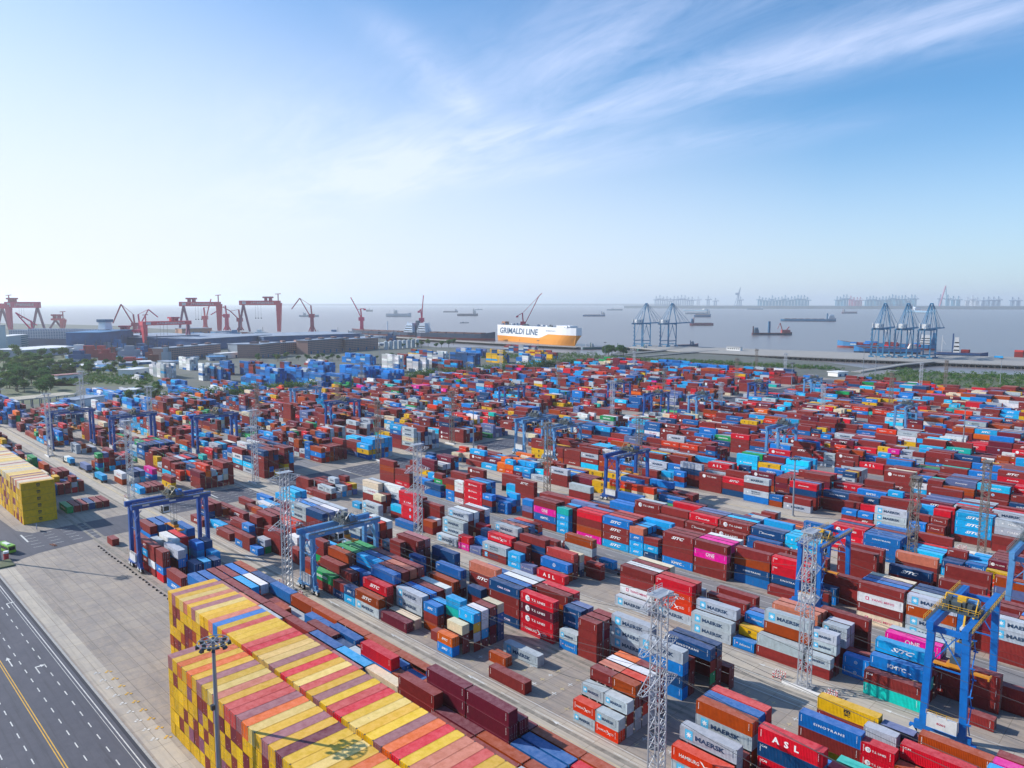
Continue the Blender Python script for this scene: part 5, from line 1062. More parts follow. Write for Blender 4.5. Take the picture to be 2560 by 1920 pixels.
for A_, B_ in zip(q_pts[0:4], q_pts[1:5]):
    A_, B_ = Vector(A_), Vector(B_); n_ = int((B_ - A_).length / 8)
    for i in range(n_):
        p = A_.lerp(B_, i / n_); m_.box(p.x - .6, p.x + .6, p.y + .8, p.y + 2, -5, .6, M_PILE); m_.box(p.x - .6, p.x + .6, p.y + 9, p.y + 10.2, -5, .6, M_PILE)
    d_ = (B_ - A_).normalized(); m_.bar((A_.x, A_.y + 1.2, -.2), (B_.x, B_.y + 1.2, -.2), 1.3, M_PILE)
o = m_.obj('piles', qd); o['kind'] = 'stuff'
def causeway(name, label, pts, wd, z0=0.4):
    r_ = thing(name, label, 'bridge', (0, 0, 0)); m_ = MB(); k_ = MB()
    for (a, b_) in zip(pts[:-1], pts[1:]):
        a, b_ = Vector(a), Vector(b_); m_.bar(a, b_, wd, M_DECK, h=1.1)
        n_ = int((b_ - a).length / 12)
        for i in range(n_ + 1): p = a.lerp(b_, i / max(1, n_)); k_.box(p.x - wd * .4, p.x + wd * .4, p.y - .5, p.y + .5, -5, p.z - .4, M_PILE)
        d_ = (b_ - a).normalized(); nrm = Vector((-d_.y, d_.x, 0))
        for s_ in (-1, 1): m_.bar(a + nrm * s_ * wd * .48 + Vector((0, 0, 1)), b_ + nrm * s_ * wd * .48 + Vector((0, 0, 1)), .35, M_KERB)
    m_.obj('deck', r_); k_.obj('piles', r_)
causeway('access_bridge', 'access bridge rising from the yard road to the right quay', [at(2140, 930, .5), at(2250, 912, 1.2), at(2370, 900, 1.6)], 13)
causeway('access_bridge', 'nearer of two long parallel bridges to the left quay', [at(1590, 893, .5), at(1700, 883, 1.4), at(1790, 877, 1.6)], 10)
causeway('access_bridge', 'farther of two long parallel bridges to the left quay', [at(1520, 890, .5), at(1620, 880, 1.4), at(1700, 871, 1.6)], 10)
causeway('finger_jetty', 'dark jetty beside the white and orange car carrier', [at(880, 836, 1), at(1060, 848, 1), at(1240, 858, 1), at(1446, 868, 1)], 16)
M_QB = cmat('quay_crane_blue', (0.02, 0.17, 0.34))
def sts(mc, h=47, apex=88, boom=62, label='', loc=(0, 0, 0), grp='quay cranes at the river'):
    r_ = thing('quay_crane', label, 'crane', loc, 0, grp); G_ = 30.0; hw = 9
    for sy in (0, 1):
        for sx in (-1, 1): m_ = MB(); m_.bar((sx * hw, sy * G_, 2), (sx * hw, sy * G_, h), 1.7, mc, w2=1.5); m_.box(sx * hw - 4, sx * hw + 4, sy * G_ - 1, sy * G_ + 1, 0, 2.4, mc); m_.obj('leg', r_)
    for sx in (-1, 1):
        m_ = MB(); m_.bar((sx * hw, 0, 12), (sx * hw, G_, 12), 1.3, mc, h=1.7); m_.bar((sx * hw, 0, 13), (sx * hw, G_ * .55, h - 2), .8, mc); m_.bar((sx * hw, G_, 13), (sx * hw, G_ * .5, h - 2), .8, mc) if sx > 0 else None; m_.obj('side_brace', r_)
        m_ = MB(); m_.bar((sx * hw * .4, -18, h), (sx * hw * .4, G_ + 2, h), 1.3, mc, h=2.4); m_.obj('girder', r_)
        m_ = MB(); m_.bar((sx * hw * .4, G_ + 2, h), (sx * hw * .4, G_ + boom, h + 1), 1.1, mc, h=1.9); m_.obj('boom', r_)
        m_ = MB(); m_.bar((sx * hw, G_, h), (sx * 2, G_ - 2, apex), 1.0, mc); m_.bar((sx * hw * .6, G_ * .2, h), (sx * 2, G_ - 4, apex), .8, mc); m_.obj('apex_frame', r_)
        m_ = MB()
        for e in (boom * .35, boom * .62, boom * .95): m_.bar((sx * 2, G_ - 2, apex), (sx * hw * .4, G_ + e, h + 1.5), .42, mc)
        for e in (-16, -6): m_.bar((sx * 2, G_ - 4, apex), (sx * hw * .4, e, h + 1.5), .42, mc)
        m_.obj('stay', r_)
    m_ = MB()
    for sy in (0, 1): m_.bar((-hw, sy * G_, h - 1), (hw, sy * G_, h - 1), 1.3, mc, h=1.8); m_.bar((-hw, sy * G_, 5), (hw, sy * G_, 5), 1.2, mc, h=1.8)
    m_.bar((-2.4, G_ - 3, apex), (2.4, G_ - 3, apex), 2.0, mc); m_.obj('portal_beam', r_)
    m_ = MB(); m_.box(-4.5, 4.5, -12, 10, h + 1.6, h + 8.5, M_CW); m_.box(-5, -4, -13.5, -10, h + 1.6, h + 10, M_CW); hs = m_.obj('machine_house', r_)
    m_ = MB(); m_.cyl((4.55, 0, h + 5), (4.6, 0, h + 5), 1.6, mat('emblem_blue', (.1, .2, .45)), 16); m_.obj('emblem', hs)
    m_ = MB()
    for k in range(11): z_ = 2 + k * 4; s_ = 1 if k % 2 else -1; m_.bar((-hw - 1.5, -2.2 * s_, z_), (-hw - 1.5, 2.2 * s_, z_ + 4), .5, mc); m_.box(-hw - 2.2, -hw, 2.2 * s_ - .6, 2.2 * s_ + .6, z_ + 3.9, z_ + 4.1, mc)
    m_.obj('stairs', r_)
    m_ = MB(); m_.box(-1.6, 1.6, G_ + 8, G_ + 11, h - 5, h - 2, M_CW); m_.bar((0, G_ + 9, h - 2), (0, G_ + 9, h), .6, mc); m_.obj('operator_cab', r_)
    return r_
p = at(2192, 893, 2); s1 = sts(M_QB, label='left one of three blue quay cranes at right, with white machine house', loc=(p.x, p.y, 2))
def put_sts(px_, py_, lab, sc=1.0): p = at(px_, py_, 2); return dup(s1, (p.x, p.y, 2), 0, lab, scale=sc)
put_sts(2250, 895, 'middle one of three blue quay cranes at right'); put_sts(2308, 897, 'right one of three blue quay cranes at right')
put_sts(1595, 866, 'left one of two blue quay cranes near the centre'); put_sts(1660, 867, 'right one of two blue quay cranes near the centre')
# small white quay office
p = at(1836, 876, 2); r_ = thing('quay_office', 'small white office on the quay right of two blue cranes', 'building', p); m_ = MB(); m_.box(-14, 14, -4, 4, 0, 6.5, M_WHP); m_.box(-15, 15, -5, 5, 6.5, 7, M_KERB); m_.obj('wall', r_)
for i in range(6): m_ = MB(); m_.box(-12 + i * 4.4, -9.6 + i * 4.4, -4.06, -4.01, 2.2, 4.6, M_GL); m_.obj('window', r_)
# ---- ships
def ship(label, pa, pb, hull_c, h_px, house=0.88, house_h=1.6, low_c=None, deck_c=None, cat='ship', masts=0, name='cargo_ship', hatch=True, hc=(.66, .66, .66)):
    """pa, pb: photo pixels of the two waterline ends; the deck house stands at fraction `house` of the length from pa"""
    A_, B_ = at(*pa, -4), at(*pb, -4); L_ = (B_ - A_).length; ang = math.atan2(B_.y - A_.y, B_.x - A_.x); d_ = dep(A_.lerp(B_, .5)); H_ = h_px * d_ / FPX; W_ = max(L_ * .13, H_ * .8)
    r_ = thing(name, label, cat, A_.lerp(B_, .5), ang); hm = mat('hull_%02d%02d%02d' % tuple(int(c * 99) for c in hull_c), hull_c, .45, noise=.25, scale=.05)
    n_ = 14; prof = []
    for i in range(n_ + 1):
        f = i / n_; w_ = W_ / 2 * (1 - (max(0, f - .8) / .2) ** 2.2 * .97) * (1 - (max(0, .08 - f) / .08) ** 2 * .4); prof.append((-L_ / 2 + L_ * f, w_, 1 + .35 * max(0, (f - .85) / .15)))
    m_ = MB(); k1, k2 = m_.mi(hm), m_.mi(mat('hull_low_%d' % int((low_c or hull_c)[0] * 99), low_c or tuple(c * .7 for c in hull_c), .5)); k3 = m_.mi(mat('ship_deck_%d' % int((deck_c or (.2, .1, .08))[0] * 99), deck_c or (.20, .09, .07), .7, noise=.4, scale=.05))
    for x, w_, t_ in prof: m_.v += [(x, -w_ * .85, 0), (x, -w_, H_ * .35), (x, -w_, H_ * t_), (x, w_, H_ * t_), (x, w_, H_ * .35), (x, w_ * .85, 0)]
    for i in range(n_):
        for j, kk in ((0, k2), (1, k1), (2, k3), (3, k1), (4, k2)): a = i * 6 + j; m_.f.append((a, a + 6, a + 7, a + 1)[::-1] if False else (a, a + 6, a + 7, a + 1)); m_.m.append(kk)
    m_.f.append((0, 1, 2, 3, 4, 5)); m_.m.append(k1); m_.obj('hull', r_)
    hx = -L_ / 2 + L_ * house; hl = min(L_ * .12, H_ * 3); hh = H_ * house_h; wm = mat('house_%d' % int(hc[0] * 99), hc, .5, noise=.15, scale=.1)
    m_ = MB(); z_ = H_
    for k in range(4): s_ = 1 - k * .12; m_.box(hx - hl / 2 * s_, hx + hl / 2 * s_, -W_ * .42 * s_, W_ * .42 * s_, z_ + .01 * k, z_ + hh * .25, wm); z_ += hh * .25
    hs = m_.obj('deck_house', r_)
    m_ = MB()
    for k in range(3): zz = H_ + hh * .25 * (k + .45); s_ = 1 - k * .12; m_.box(hx - hl / 2 * s_ * .9, hx + hl / 2 * s_ * .9, -W_ * .425 * s_ - .05, W_ * .425 * s_ + .05, zz, zz + hh * .08, M_GL)
    m_.obj('window', hs)
    m_ = MB(); m_.box(hx - hl * .75, hx - hl * .5, -W_ * .12, W_ * .12, H_, H_ + hh * 1.25, hm, top=.8); m_.obj('funnel', r_)
    if hatch and L_ > 60:
        m_ = MB(); lo, hi_ = (-L_ * .42, hx - hl * .9) if house > .5 else (hx + hl * .9, L_ * .38); nn = 6
        for i in range(nn): a = lo + (hi_ - lo) * i / nn; m_.box(a, a + (hi_ - lo) / nn * .8, -W_ * .33, W_ * .33, H_, H_ * 1.15 + .3, mat('hatch_brown', (.16, .07, .06), .6, noise=.3, scale=.05))
        m_.obj('hatch_cover', r_)
    for i in range(masts):
        m_ = MB(); x = -L_ * .36 + i * L_ * .6 / max(1, masts); m_.bar((x, 0, H_), (x, 0, H_ + hh * 1.1), L_ * .008 + .2, wm); m_.bar((x, 0, H_ + hh * .9), (x + L_ * .07, 0, H_ + hh * .5), .5, wm); m_.obj('mast', r_)
    return r_
BLU = (.03, .13, .30); DKB = (.02, .045, .10); GRY = (.35, .40, .45); RED = (.25, .04, .04)
ship('red and dark tanker moored with bow left, white deck house by the red crane', (1045, 842), (880, 835), DKB, 11, .08, 2.0, low_c=RED, deck_c=(.25, .06, .05), masts=2, hc=(.5, .6, .72))
ship('long dark tanker with red waterline moored between red crane and car carrier', (1048, 846), (1238, 852), DKB, 16, .07, 1.5, low_c=RED, masts=1, hc=(.6, .66, .74))
ship('whitish survey ship anchored off the tanker berth', (965, 792), (1028, 792), (.42, .48, .55), 8, .4, 1.1, masts=2, hatch=False)
ship('long low barge left of the dark coaster, house at its right', (1108, 781), (1145, 781), DKB, 3, .9, 1.6)
ship('dark blue coaster right of the long low barge', (1143, 790), (1195, 790), DKB, 5, .85, 2.2)
ship('tiny far boat above the dark blue coaster', (1186, 775), (1207, 775), GRY, 2, .5, 1)
ship('small far tug left of the survey ship', (915, 779), (932, 779), DKB, 4, .6, 1)
ship('small far ship behind the leaning purple jib crane', (748, 792), (797, 792), (.2, .3, .4), 4, .3, 1.5)
ship('small flat boat below the dark blue coaster', (1149, 808), (1172, 808), (.2, .25, .3), 2, .4, 1)
ship('slender barge with house at right, just right of the red luffing crane', (1457, 791), (1513, 791), BLU, 4, .92, 1.8)
ship('low far barge above the slender barge', (1517, 776), (1556, 776), (.06, .16, .25), 3, .4, .7)
ship('upper one of two long blue barges behind the central quay cranes', (1711, 777), (1772, 778), (.15, .3, .42), 3, .85, 1)
ship('blue coaster with house at right behind the central quay cranes', (1735, 793), (1777, 793), BLU, 6, .88, 1.9)
ship('long grey barge between two coasters behind the central quay cranes', (1712, 785), (1770, 785), GRY, 3, .95, 1.2)
ship('red-hulled coaster with blue house at its left end', (1783, 814), (1724, 814), (.28, .07, .10), 6, .9, 1.9, hc=(.06, .2, .38))
ship('far blue barge, left one of a pair under the hazy port', (1846, 770), (1882, 770), (.10, .22, .34), 3, .6, .8)
ship('far blue barge, right one of a pair under the hazy port', (1868, 774), (1908, 774), (.10, .22, .34), 3, .9, 1)
ship('very long blue barge with white lettering and house at right', (1951, 803), (2090, 804), (.03, .20, .38), 6, .92, 1.9, hc=(.5, .6, .68))
ship('small tug and lighter under the pink far port cranes', (2104, 784), (2143, 784), (.2, .12, .2), 4, .15, 2)
ship('thin far barge left of the small tug and lighter', (1994, 771), (2022, 771), GRY, 2, .8, .8)
ship('far coaster with cream house seen between the right quay cranes', (2270, 782), (2340, 784), (.2, .35, .5), 7, .3, 1.2, hc=(.6, .5, .4))
r_ = ship('dark red crane dredger working on the river right of centre', (1880, 838), (1980, 838), (.10, .03, .04), 6, .1, 2.2, name='dredger', cat='dredger', hatch=False, hc=(.12, .2, .3))
d_ = dep(at(1930, 838)); u_ = d_ / FPX; m_ = MB(); M_DR = mat('dredger_red', (.36, .07, .07), .5)
m_.bar((-8 * u_, 0, 6 * u_), (-8 * u_, 0, 36 * u_), 5 * u_, mat('spud_blue', (.02, .12, .25), .5)); m_.obj('spud', r_)
m_ = MB(); m_.box(24 * u_, 46 * u_, -5 * u_, 5 * u_, 6 * u_, 14 * u_, M_DR); m_.bar((26 * u_, 0, 14 * u_), (20 * u_, 0, 32 * u_), 2 * u_, M_DR); m_.bar((20 * u_, 0, 32 * u_), (14 * u_, 0, 16 * u_), 1 * u_, M_DR); m_.bar((36 * u_, 0, 12 * u_), (44 * u_, 0, 22 * u_), 2 * u_, M_DR); m_.obj('grab_crane', r_)
ship('blue container ship moored behind the three right quay cranes', (2340, 876), (2093, 868), (.02, .20, .45), 14, .1, 1.6, low_c=RED, masts=1, hatch=False)
ship('nearer blue feeder ship with plain bow beside the left of three cranes', (2300, 885), (2134, 882), (.02, .22, .52), 13, .12, .9, hatch=False)
ship('dark blue ship with tall white house and striped funnel at right', (2335, 888), (2470, 893), (.02, .07, .20), 9, .42, 4.2, hatch=False, masts=1)
for k, (a, b_) in enumerate([((1457, 874), (1513, 873)), ((1527, 876), (1576, 875)), ((1594, 878), (1640, 876))]):
    ship(['white and green tugboat, left one of three in the basin', 'white tugboat with red mast, middle one of three in the basin', 'squat white tugboat, right one of three, below the left quay crane'][k], a, b_, (.02, .14, .13), 6, .42, 1.5, name='tugboat', cat='tugboat', masts=1, hatch=False)
ship('dark workboat with ochre deck load beside the right central quay crane', (1692, 868), (1746, 866), (.02, .07, .16), 6, .7, 1.3, name='workboat', cat='boat', hatch=False, hc=(.35, .4, .45))
# ---- the white and orange car carrier
A_, B_ = at(1258, 850, -4), at(1447, 866, -4); L_ = (B_ - A_).length; ang = math.atan2(B_.y - A_.y, B_.x - A_.x); d_ = dep(A_.lerp(B_, .5)); u_ = d_ / FPX
r_ = thing('car_carrier', 'huge white and orange car carrier ship with big dark lettering', 'ship', A_.lerp(B_, .5), ang); Hc, Wc = 42 * u_, 34.0
M_ORG = mat('hull_orange', (.80, .30, .01), .4); M_HW = mat('hull_white', (.76, .77, .80), .4); m_ = MB(); ko, kw, kd = m_.mi(M_ORG), m_.mi(M_HW), m_.mi(mat('weather_deck_grey', (.25, .27, .29), .7))
n_ = 24
for i in range(n_ + 1):
    f = i / n_; x = -L_ / 2 + L_ * f; bow = max(0, (f - .84) / .16); w_ = Wc / 2 * (1 - bow ** 2 * .55); wb = Wc / 2 * (1 - max(0, (f - .72) / .28) ** 1.5 * .96); xb = x - bow * L_ * .045
    zo = Hc * (.33 + .26 * min(1, max(0, (f - .60) / .10)))
    m_.v += [(xb, -wb * .9, 0), (xb + bow * 4, -(wb * .4 + w_ * .6), Hc * .3), (x, -w_, zo), (x, -w_, Hc), (x, w_, Hc), (x, w_, zo), (xb + bow * 4, (wb * .4 + w_ * .6), Hc * .3), (xb, wb * .9, 0)]
for i in range(n_):
    for j, kk in ((0, ko), (1, ko), (2, kw), (3, kd), (4, kw), (5, ko), (6, ko)): a = i * 8 + j; m_.f.append((a, a + 8, a + 9, a + 1)); m_.m.append(kk)
m_.f.append(tuple(range(8))); m_.m.append(kw); e_ = n_ * 8; m_.f.append((e_ + 7, e_ + 6, e_ + 5, e_ + 2, e_ + 1, e_)); m_.m.append(ko); m_.f.append((e_ + 5, e_ + 4, e_ + 3, e_ + 2)); m_.m.append(kw); m_.obj('hull', r_)
m_ = MB(); ki = m_.mi(mat('ship_letter_blue', (.01, .07, .16), .5))
for s_, w_, h_, cx_, cz_, kw_ in (('GRIMALDI LINE', L_ * .54, Hc * .36, -L_ * .19, Hc * .66, dict(bold=.02, shear=.15)), ('GRANDE TOKYO', L_ * .12, Hc * .07, L_ * .24, Hc * .78, {})):
    V_, T_ = fit(s_, w_, h_, **kw_); i0 = len(m_.v); m_.v += [(cx_ + a, -Wc / 2 - .25, cz_ + b_) for a, b_ in V_]; m_.f += [tuple(i0 + int(a) for a in t_) for t_ in T_]; m_.m += [ki] * len(T_)
m_.obj('lettering', r_)
m_ = MB(); rq = random.Random(3)
for i in range(46): x = -L_ * .47 + L_ * .9 * i / 46; y = rq.choice((-1, 1)) * Wc * rq.uniform(.1, .45); hh_ = rq.uniform(1, 4.5); m_.box(x, x + rq.uniform(2, 9), y - 1.5, y + 1.5, Hc, Hc + hh_, rq.choice([M_HW, M_DK, cmat('deck_gear_blue', (.06, .13, .25))]))
m_.box(L_ * .28, L_ * .44, -Wc * .3, Wc * .3, Hc, Hc + 4, M_HW); m_.box(-L_ * .49, -L_ * .44, -6, 6, Hc, Hc + 8, cmat('funnel_rust', (.4, .17, .08))); m_.obj('deck_gear', r_)
# ================================================================ shipyard
M_PK = mat('gantry_red', (.80, .02, .12), .5, noise=.2, scale=.02); M_PO = mat('gantry_orange_red', (.85, .07, .10), .5, noise=.2, scale=.02); M_PP = mat('jib_crimson', (.50, .02, .07), .5, noise=.2, scale=.05)
def frame_at(px_, py_):
    p = at(px_, py_); d_ = dep(p); return p, d_ / FPX
def goliath(label, xl, xr, ybase, ytop, thick, leg, m_g, mast_right=True, trolley=.3, text=True, ybase2=None):
    """shipyard gantry crane: `leg` = side of the solid leg"""
    A_, u = frame_at(xl, ybase); B_, u2 = frame_at(xr, ybase2 or ybase); d_ = (B_ - A_); L_ = d_.length; ang = math.atan2(d_.y, d_.x); H_ = (ybase - ytop) * u; T_ = thick * u
    r_ = thing('goliath_crane', label, 'crane', A_, ang, 'shipyard goliath cranes'); m_ = MB(); m_.box(-6 * u, L_ + 2 * u, -6, 6, H_ - T_, H_, m_g); g_ = m_.obj('girder', r_)
    if text:
        V_, Tt = fit('上海外高桥造船有限公司', L_ * .62, T_ * .5, bold=.01); m_ = MB(); k_ = m_.mi(mat('gantry_sign_white', (.75, .65, .62), .5))
        m_.v = [(L_ * .55 + a, -6.3, H_ - T_ / 2 + b_) for a, b_ in V_]; m_.f = [tuple(int(a) for a in t_) for t_ in Tt]; m_.m = [k_] * len(Tt); m_.box(L_ * .02, L_ * .12, -6.5, -6.2, H_ - T_ * .8, H_ - T_ * .2, mat('gantry_sign_white', (.75, .65, .62))); m_.obj('lettering', g_)
    xs = L_ - 3 * u if leg == 'r' else 3 * u; xf = 3 * u if leg == 'r' else L_ - 5 * u; w_ = max(6, 12 * u)
    m_ = MB(); m_.bar((xs, 0, 0), (xs + (2 * u if leg == 'r' else -2 * u), 0, H_ - T_ * .5), w_ * .62, m_g, w2=w_); m_.obj('leg', r_)
    for s_ in (-1, 1): m_ = MB(); m_.bar((xf + s_ * 14 * u * .9, s_ * 5, 0), (xf, 0, H_ - T_ * .8), 4.2 * u, mat('gantry_leg_purple', (.22, .04, .10), .5)); m_.obj('leg', r_)
    tx = L_ * trolley; m_ = MB(); m_.box(tx - 12 * u, tx + 12 * u, -7, 7, H_ + 6 * u, H_ + 10 * u, M_PP); m_.box(tx - 8 * u, tx - 3 * u, -6, 6, H_, H_ + 6 * u, M_PP); m_.box(tx + 3 * u, tx + 9 * u, -6, 6, H_, H_ + 6 * u, M_PP); m_.obj('trolley', r_)
    if mast_right is not None:
        mx = L_ * (.97 if mast_right else .05); m_ = MB(); m_.bar((mx, 0, H_), (mx, 0, H_ + 16 * u), 2 * u, M_PP); m_.bar((mx - 7 * u, 0, H_ + 16 * u), (mx + 7 * u, 0, H_ + 17 * u), 1.6 * u, M_PP); m_.obj('service_crane', r_)
    m_ = MB()
    for f in (.35, .42, .5): m_.bar((L_ * f, 0, H_ - T_), (L_ * f, 0, H_ * .45), .35, M_ROPE); m_.box(L_ * f - 1.5, L_ * f + 1.5, -1.5, 1.5, H_ * .42, H_ * .45, M_DK)
    m_.obj('hook_block', r_)
goliath('crimson goliath crane near left edge with large white characters on girder', 24, 102, 824, 755, 15, 'l', M_PK, False, .15)
goliath('crimson goliath crane half cut by the left edge', -70, 14, 823, 759, 13, 'l', M_PK, None, .3)
goliath('orange-red goliath crane left of centre, solid leg at its right', 459, 552, 832, 755, 11, 'r', M_PO, True, .25)
goliath('pale red goliath crane with white tip, rightmost of the goliath cranes', 608, 701, 829, 752, 11, 'r', M_PO, True, .7)
goliath('lower orange goliath crane in front, solid leg at its left', 362, 476, 872, 804, 10, 'l', M_PO, False, .65, ybase2=866)
goliath('low red frame crane with open legs left of the lower goliath', 268, 362, 868, 824, 5, 'l', M_PK, None, .5, False)
goliath('small hazy red goliath crane far behind the cruise ship', 137, 160, 821, 796, 5, 'r', M_PO, True, .3, False)
def jib(label, bx, by, cabin_y, pts, m_g=None, lattice=False, back=None):
    """luffing shipyard crane; pts = photo pixels of the boom from cabin to tip"""
    m_g = m_g or M_PP; p, u = frame_at(bx, by); r_ = thing('jib_crane', label, 'crane', p, R(45), 'shipyard jib cranes'); H_ = (by - cabin_y) * u
    m_ = MB(); m_.bar((0, 0, 0), (0, 0, H_), 8 * u, m_g, w2=7 * u)
    for s_ in (-1, 1): m_.bar((s_ * 9 * u, 0, 0), (0, 0, H_ * .55), 2 * u, m_g); m_.bar((0, s_ * 9 * u, 0), (0, 0, H_ * .55), 2 * u, m_g)
    m_.obj('tower', r_); m_ = MB(); m_.box(-7 * u, 6 * u, -5 * u, 5 * u, H_ - 4 * u, H_ + 5 * u, m_g); m_.bar((0, 0, H_), (-2 * u, 0, H_ + 26 * u), 3 * u, m_g); m_.obj('machine_house', r_)
    W_ = [Vector(((x - bx) * u, 0, (by - y) * u)) for x, y in pts]; m_ = MB()
    for a, b_ in zip(W_[:-1], W_[1:]):
        for s_ in (-1.6, 1.6): m_.bar(a + Vector((0, s_ * u, 0)), b_ + Vector((0, s_ * .4 * u, 0)), 1.7 * u, m_g)
        n_ = 7
        for k in range(n_): m_.bar(a.lerp(b_, k / n_) + Vector((0, -1.4 * u, 0)), a.lerp(b_, (k + 1) / n_) + Vector((0, 1.4 * u, 0)), .8 * u, m_g)
    m_.obj('boom', r_)
    m_ = MB(); top = Vector((-2 * u, 0, H_ + 26 * u)); m_.bar(top, W_[-2] if len(W_) > 2 else W_[-1].lerp(W_[0], .3), .8 * u, m_g)
    if back: q_ = Vector(((back[0] - bx) * u, 0, (by - back[1]) * u)); m_.bar(top, q_, 1.6 * u, m_g); m_.box(q_.x - 3 * u, q_.x + 3 * u, -2 * u, 2 * u, q_.z - 4 * u, q_.z, m_g)
    m_.obj('luffing_tie', r_)
    return r_
jib('purple luffing crane leaning left, right of the goliath cranes', 781, 829, 790, [(778, 793), (752, 746), (731, 773)])
jib('tall red crane with long thin boom leaning left, by the tanker bow', 905, 832, 798, [(906, 800), (895, 775), (879, 744)], M_PK, back=(913, 772))
jib('upright narrow red crane standing between the two tankers', 1055, 838, 800, [(1056, 800), (1057, 770), (1060, 739)], M_PK, back=(1048, 778))
jib('red crane with lattice boom standing in front of the car carrier', 1308, 851, 809, [(1313, 808), (1335, 765), (1346, 742), (1354, 734)], M_PP, back=(1293, 790))
jib('crimson crane at far left with two booms crossing to upper left', 84, 862, 828, [(84, 828), (45, 782), (96, 813)], M_PK)
jib('dark luffing crane with apex over the cruise ship stern', 338, 835, 812, [(335, 811), (307, 761), (284, 808)], M_PP)
jib('crimson crane left of the lower goliath, jib folded to the right', 350, 832, 812, [(352, 812), (374, 774), (397, 793)], M_PK)
jib('small red crane seen under the orange-red goliath crane', 514, 824, 795, [(516, 800), (524, 770), (531, 748)], M_PO)
jib('crimson crane between two goliath cranes, boom reaching left', 568, 826, 790, [(566, 795), (545, 778), (529, 787)], M_PK)
jib('dark crane beside the left leg of the rightmost goliath', 601, 826, 800, [(600, 800), (578, 778), (560, 768)], M_PP)
# ---- shipyard buildings
def wallmat(nm, c1, c2, fl=3.4, bay=4.0, vert=False):
    if nm in MATS: return MATS[nm]
    m = bpy.data.materials.new(nm); m.use_nodes = True; q = N(m.node_tree); P = q.n('ShaderNodeTexCoord').outputs['Object']; s = q.n('ShaderNodeSeparateXYZ', {0: P})
    fz = q.math('FRACT', q.math('DIVIDE', s.outputs[2], fl)); fx = q.math('FRACT', q.math('DIVIDE', s.outputs[0], bay))
    w_ = q.math('MULTIPLY', q.math('GREATER_THAN', fz, .38), q.math('GREATER_THAN', fx, .22)) if not vert else q.math('GREATER_THAN', fx, .5)
    b = m.node_tree.nodes['Principled BSDF']; q.link(q.mix(w_, c1, c2), b.inputs['Base Color']); b.inputs['Roughness'].default_value = .6; MATS[nm] = m; return m
M_BRICK = wallmat('brick_balcony_wall', (.36, .20, .17), (.09, .07, .10)); M_GLASSB = wallmat('banded_glass_wall', (.50, .55, .55), (.03, .16, .22), 4.0, 300.0)
M_RIB = wallmat('ribbed_white_wall', (.60, .62, .64), (.25, .30, .36), 3, 14.0, True); M_DECKS = wallmat('cruise_deck_bands', (.42, .45, .52), (.05, .11, .22), 3.2, 7.0)
M_ROOFG = mat('sheet_roof_grey', (.34, .40, .50), .6, noise=.45, scale=.04); M_ROOFB = mat('sheet_roof_blue', (.05, .22, .46), .6, noise=.3, scale=.02); M_ROOFT = mat('sheet_roof_tan', (.50, .44, .34), .7, noise=.25, scale=.05); M_DW = mat('dark_shed_wall', (.02, .10, .26), .7, noise=.4, scale=.05)
def building(label, xl, yl, xr, yr, htop, depth_m, mwall, mroof, name='shed', cat='building', steps=0, h=None, roof_over=1.0):
    A_, u = frame_at(xl, yl); B_ = at(xr, yr); d_ = B_ - A_; L_ = d_.length; ang = math.atan2(d_.y, d_.x); H_ = h or (yl - htop) * u
    r_ = thing(name, label, cat, A_, ang); m_ = MB(); m_.box(0, L_, 0, depth_m, 0, H_, mwall); m_.obj('wall', r_)
    m_ = MB(); m_.box(-roof_over, L_ + roof_over, -roof_over, depth_m + roof_over, H_ + .01, H_ + .9, mroof)
    for i in range(steps): x = L_ * (i + .3) / steps; m_.box(x, x + L_ * .25 / steps, depth_m * .3, depth_m * .6, H_ + .9, H_ + 4, mwall)
    m_.obj('roof', r_)
    n_ = max(2, min(12, int(L_ / 18))); m_ = MB()
    for i in range(n_): x = L_ * (i + .5) / n_; m_.box(x - 2, x + 2, -.12, -.02, 0, min(H_ * .6, 5), M_DW)
    m_.obj('door', r_)
    return r_
building('long brick building with rows of balconies, nearest of the brick row', 411, 904, 552, 889, 872, 22, M_BRICK, M_ROOFG, 'dormitory', steps=4)
building('short brick building with balconies, second from left', 651, 896, 702, 888, 862, 40, M_BRICK, M_ROOFG, 'dormitory', steps=2)
building('set-back brick wing between two taller brick buildings', 702, 886, 770, 882, 858, 25, M_BRICK, M_ROOFG, 'dormitory', steps=2)
building('wide brick building with balconies, third from left', 770, 886, 864, 877, 852, 25, M_BRICK, M_ROOFG, 'dormitory', steps=3)
building('brick building with balconies at the right end of the brick row', 864, 878, 946, 872, 849, 25, M_BRICK, M_ROOFG, 'dormitory', steps=3)
building('cream low building right of the nearest brick building', 555, 897, 603, 893, 885, 18, M_WHP, M_WHP, 'office')
building('white ribbed shed between brick buildings', 603, 892, 650, 889, 862, 40, M_RIB, M_ROOFG)
building('glassy office tower cut by the left edge', -30, 884, 18, 880, 816, 30, M_GLASSB, M_ROOFG, 'office_tower')
building('lower banded office block beside the glassy tower', 20, 878, 72, 870, 842, 25, M_GLASSB, M_WHP, 'office_block')
building('warehouse with bright pale roof among trees at left', 62, 894, 207, 882, 866, 70, M_ROOFG, M_WHP, 'warehouse', h=12)
building('huge dark blue shed behind the lower goliath crane', 252, 880, 335, 868, 832, 60, M_DW, M_ROOFB)
building('long assembly hall with pale roof, left part', 370, 872, 500, 866, 842, 160, M_DW, M_ROOFG, 'assembly_hall')
building('assembly hall with lattice roof behind brick buildings', 500, 876, 680, 862, 848, 200, M_DW, M_ROOFG, 'assembly_hall')
building('low wide hall behind the middle brick buildings', 660, 866, 900, 856, 842, 160, M_DW, M_ROOFG, 'assembly_hall')
